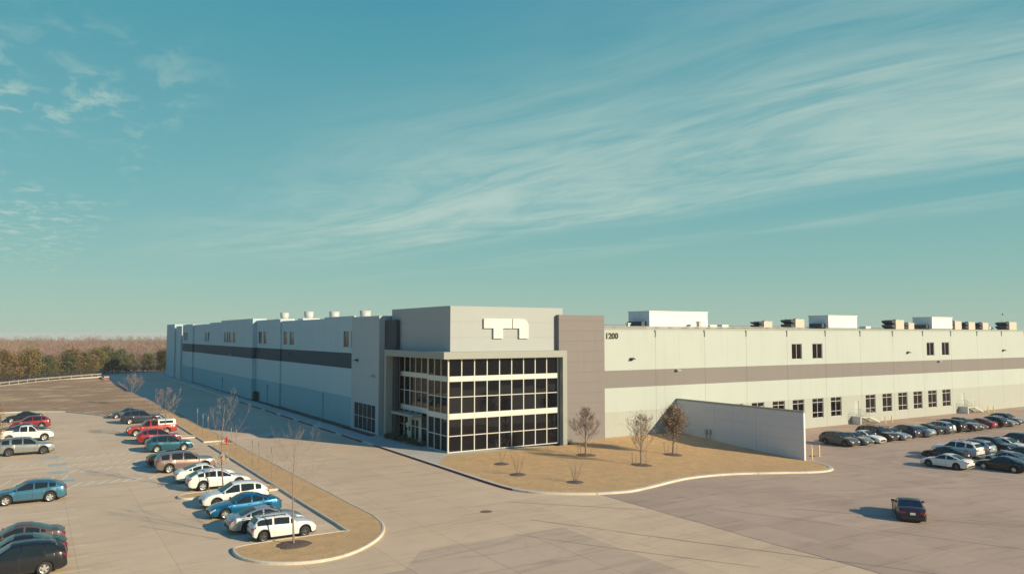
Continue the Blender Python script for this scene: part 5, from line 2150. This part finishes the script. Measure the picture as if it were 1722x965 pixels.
# evergreen at the left border of the lot
root = empty('cedar_tree', (-3.6, 101.5, 0.0), 'olive brown cedar standing at the edge of the lot beside the white pickup', 'tree')
leafcloud(321, 5.0, 1.5, 5200, 0.11, 0.5).build('crown', M['cedar2'], root, local=True)
MB().tube((0, 0, -0.1), (0, 0, 3.8), 0.12, 0.04, n=7).build('trunk', M['bark'], root, local=True)

# leafless woodland out to the horizon: one mass nobody could count
wr_ = np.random.default_rng(4)


def woodland():
    V, F = [], []
    colid = []
    N = 0
    r = 292.0
    trees_ = []
    while r < 1150:
        sp_ = 4.6 + (r - 290) * 0.016
        a0, a1 = R(-17), R(11.5)
        n = int((a1 - a0) * r / sp_)
        for k in range(n):
            a = a0 + (a1 - a0) * (k + wr_.uniform(0, 1)) / n
            trees_.append((r * math.sin(a), r * math.cos(a) + wr_.uniform(-sp_, sp_) * .6, r))
        r += sp_ * (1.1 + (r - 290) * 0.0012)
    vs = []
    mats = []
    for (x, y, r) in trees_:
        # keep clear of the building and the road
        hz = wr_.uniform(6.2, 10.6) + 1.5 * math.sin(x * .031 + 1.0) * math.sin(y * .017) + 1.2 * math.sin(x * .013 + y * .023) + (2.6 if wr_.uniform() < .05 else 0)
        rad = hz * wr_.uniform(.30, .46)
        m = int(min(240, max(26, 240 * (320 / r) ** 1.15)) * wr_.uniform(.55, 1.15))
        th = 0.055 * max(1.0, r / 330) ** 0.95
        u = wr_.normal(size=(m, 3))
        u /= np.linalg.norm(u, axis=1)[:, None]
        q = wr_.uniform(.25, 1, m) ** .5
        c = u * q[:, None] * np.array([rad, rad, hz * .42])
        c[:, 2] += hz * .58
        d = u * .7 + np.array([0, 0, .5]) + wr_.normal(size=(m, 3)) * .4
        d /= np.linalg.norm(d, axis=1)[:, None]
        ln = wr_.uniform(.7, 1.7, m) * (0.8 + 0.25 * th / .055)
        s = np.cross(d, wr_.normal(size=(m, 3)))
        s /= np.linalg.norm(s, axis=1)[:, None] + 1e-6
        base = np.array([x, y, -0.35])
        a = base + c - d * ln[:, None] * .5 - s * th
        b = base + c - d * ln[:, None] * .5 + s * th
        e = base + c + d * ln[:, None] * .5
        vs.append(np.stack([a, b, e], 1).reshape(-1, 3))
        ol = .30 if math.sin(x * .027 + y * .011) > .72 else .03
        kk = wr_.choice(4, p=[.45 - ol / 2, .35 - ol / 2, .20, ol])
        mats.append(np.full(m, kk))
        # stem
        if r < 700:
            tw = 0.10 * max(1, r / 400)
            vs.append(np.array([[x - tw, y, -.4], [x + tw, y, -.4], [x, y, hz * .7]]))
            mats.append(np.array([2]))
    A = np.concatenate(vs)
    mt = np.concatenate(mats)
    n = len(A) // 3
    me = bpy.data.meshes.new('woodland')
    me.vertices.add(len(A))
    me.vertices.foreach_set('co', A.ravel())
    me.loops.add(len(A))
    me.loops.foreach_set('vertex_index', np.arange(len(A)))
    me.polygons.add(n)
    me.polygons.foreach_set('loop_start', np.arange(0, len(A), 3))
    for nm, c in (('twigs_rose', (0.31, 0.185, 0.165)), ('twigs_brown', (0.24, 0.155, 0.12)), ('twigs_grey', (0.23, 0.19, 0.165)), ('twigs_olive', (0.26, 0.215, 0.09))):
        me.materials.append(plain(nm, c, 0.95))
    me.polygons.foreach_set('material_index', mt.astype(np.int32))
    me.update()
    me.validate()
    o = link('woodland', me)
    tag(o, 'leafless brown woodland stretching to the horizon behind the fence', 'woodland', None, 'stuff')
    return n


nt_ = woodland()

# low dark planting by the entrance
GD = 'low dark evergreen clumps by the entrance'
er = random.Random(12)
for k in range(11):
    y = 78.0 + 0.86 * k
    x = 36.9 - 0.45 * (k % 2) - (0.2 if k > 6 else 0)
    root = empty('low_evergreen', (x, y, 0.13), 'low dark evergreen clump in the bed at the glass entrance', 'shrub', GD)
    leafcloud(400 + k, 0.55, 0.55, 520, 0.07, 0.2).build('foliage', M['cedar1'], root, local=True)
    MB().tube((0, 0, -0.02), (0, 0, 0.3), 0.03, 0.015, n=5).build('stem', M['bark'], root, local=True)


# dry tufts standing out of the lawn and the planting strip: nobody could count them
def tufts(name, poly, zf, n, seed, label):
    r = np.random.default_rng(seed)
    P = np.array([(p[0], p[1]) for p in poly])
    x0, y0 = P.min(0)
    x1, y1 = P.max(0)
    pts = np.column_stack([r.uniform(x0, x1, n), r.uniform(y0, y1, n)])
    ins = np.zeros(n, bool)
    j = len(P) - 1
    for i in range(len(P)):
        a, b = P[i], P[j]
        c = ((a[1] > pts[:, 1]) != (b[1] > pts[:, 1]))
        with np.errstate(divide='ignore', invalid='ignore'):
            xx = (b[0] - a[0]) * (pts[:, 1] - a[1]) / (b[1] - a[1]) + a[0]
        ins ^= c & (pts[:, 0] < xx)
        j = i
    pts = pts[ins]
    V = []
    mi = []
    for (x, y) in pts:
        z = zf(x, y)
        k = int(r.integers(0, 3))
        for b in range(4):
            a = r.uniform(0, 6.283)
            h = r.uniform(.015, .055)
            w = r.uniform(.006, .014)
            ox, oy = r.normal(0, .05, 2)
            V += [(x + ox - w * math.cos(a), y + oy - w * math.sin(a), z - .01), (x + ox + w * math.cos(a), y + oy + w * math.sin(a), z - .01),
                  (x + ox + r.normal(0, .04), y + oy + r.normal(0, .04), z + h)]
            mi.append(k)
    me = bpy.data.meshes.new(name)
    me.from_pydata(V, [], [(3 * i, 3 * i + 1, 3 * i + 2) for i in range(len(mi))])
    for nm, c in (('straw_light', (0.68, 0.46, 0.235)), ('straw_dark', (0.56, 0.36, 0.175)), ('straw_green', (0.56, 0.40, 0.19))):
        me.materials.append(bpy.data.materials.get(nm) or plain(nm, c, 0.9))
    me.polygons.foreach_set('material_index', mi)
    o = link(name, me)
    tag(o, label, 'grass', None, 'stuff')


tufts('lawn_grass', shrink(ccw(lawn_poly), 0.05), zlawn, 26000, 8, 'short dry grass tufts across the lawn before the glass front')
tufts('strip_grass', shrink(strip, 0.2), lambda x, y: 0.125, 16000, 9, 'short dry grass tufts along the planting strip')

# ================================================================ AIR
hz = MB().box(-6500, 6500, -3500, 7500, -60, 20)
hm = bpy.data.materials.new('haze_air')
hm.use_nodes = True
hn = hm.node_tree
hn.nodes.clear()
pv = hn.nodes.new('ShaderNodeVolumePrincipled')
pv.inputs['Color'].default_value = (0.97, 0.98, 0.95, 1)
pv.inputs['Density'].default_value = 0.00018
pv.inputs['Anisotropy'].default_value = 0.0
ho = hn.nodes.new('ShaderNodeOutputMaterial')
hn.links.new(pv.outputs[0], ho.inputs['Volume'])
o = hz.build('haze', hm)
tag(o, kind='stuff')
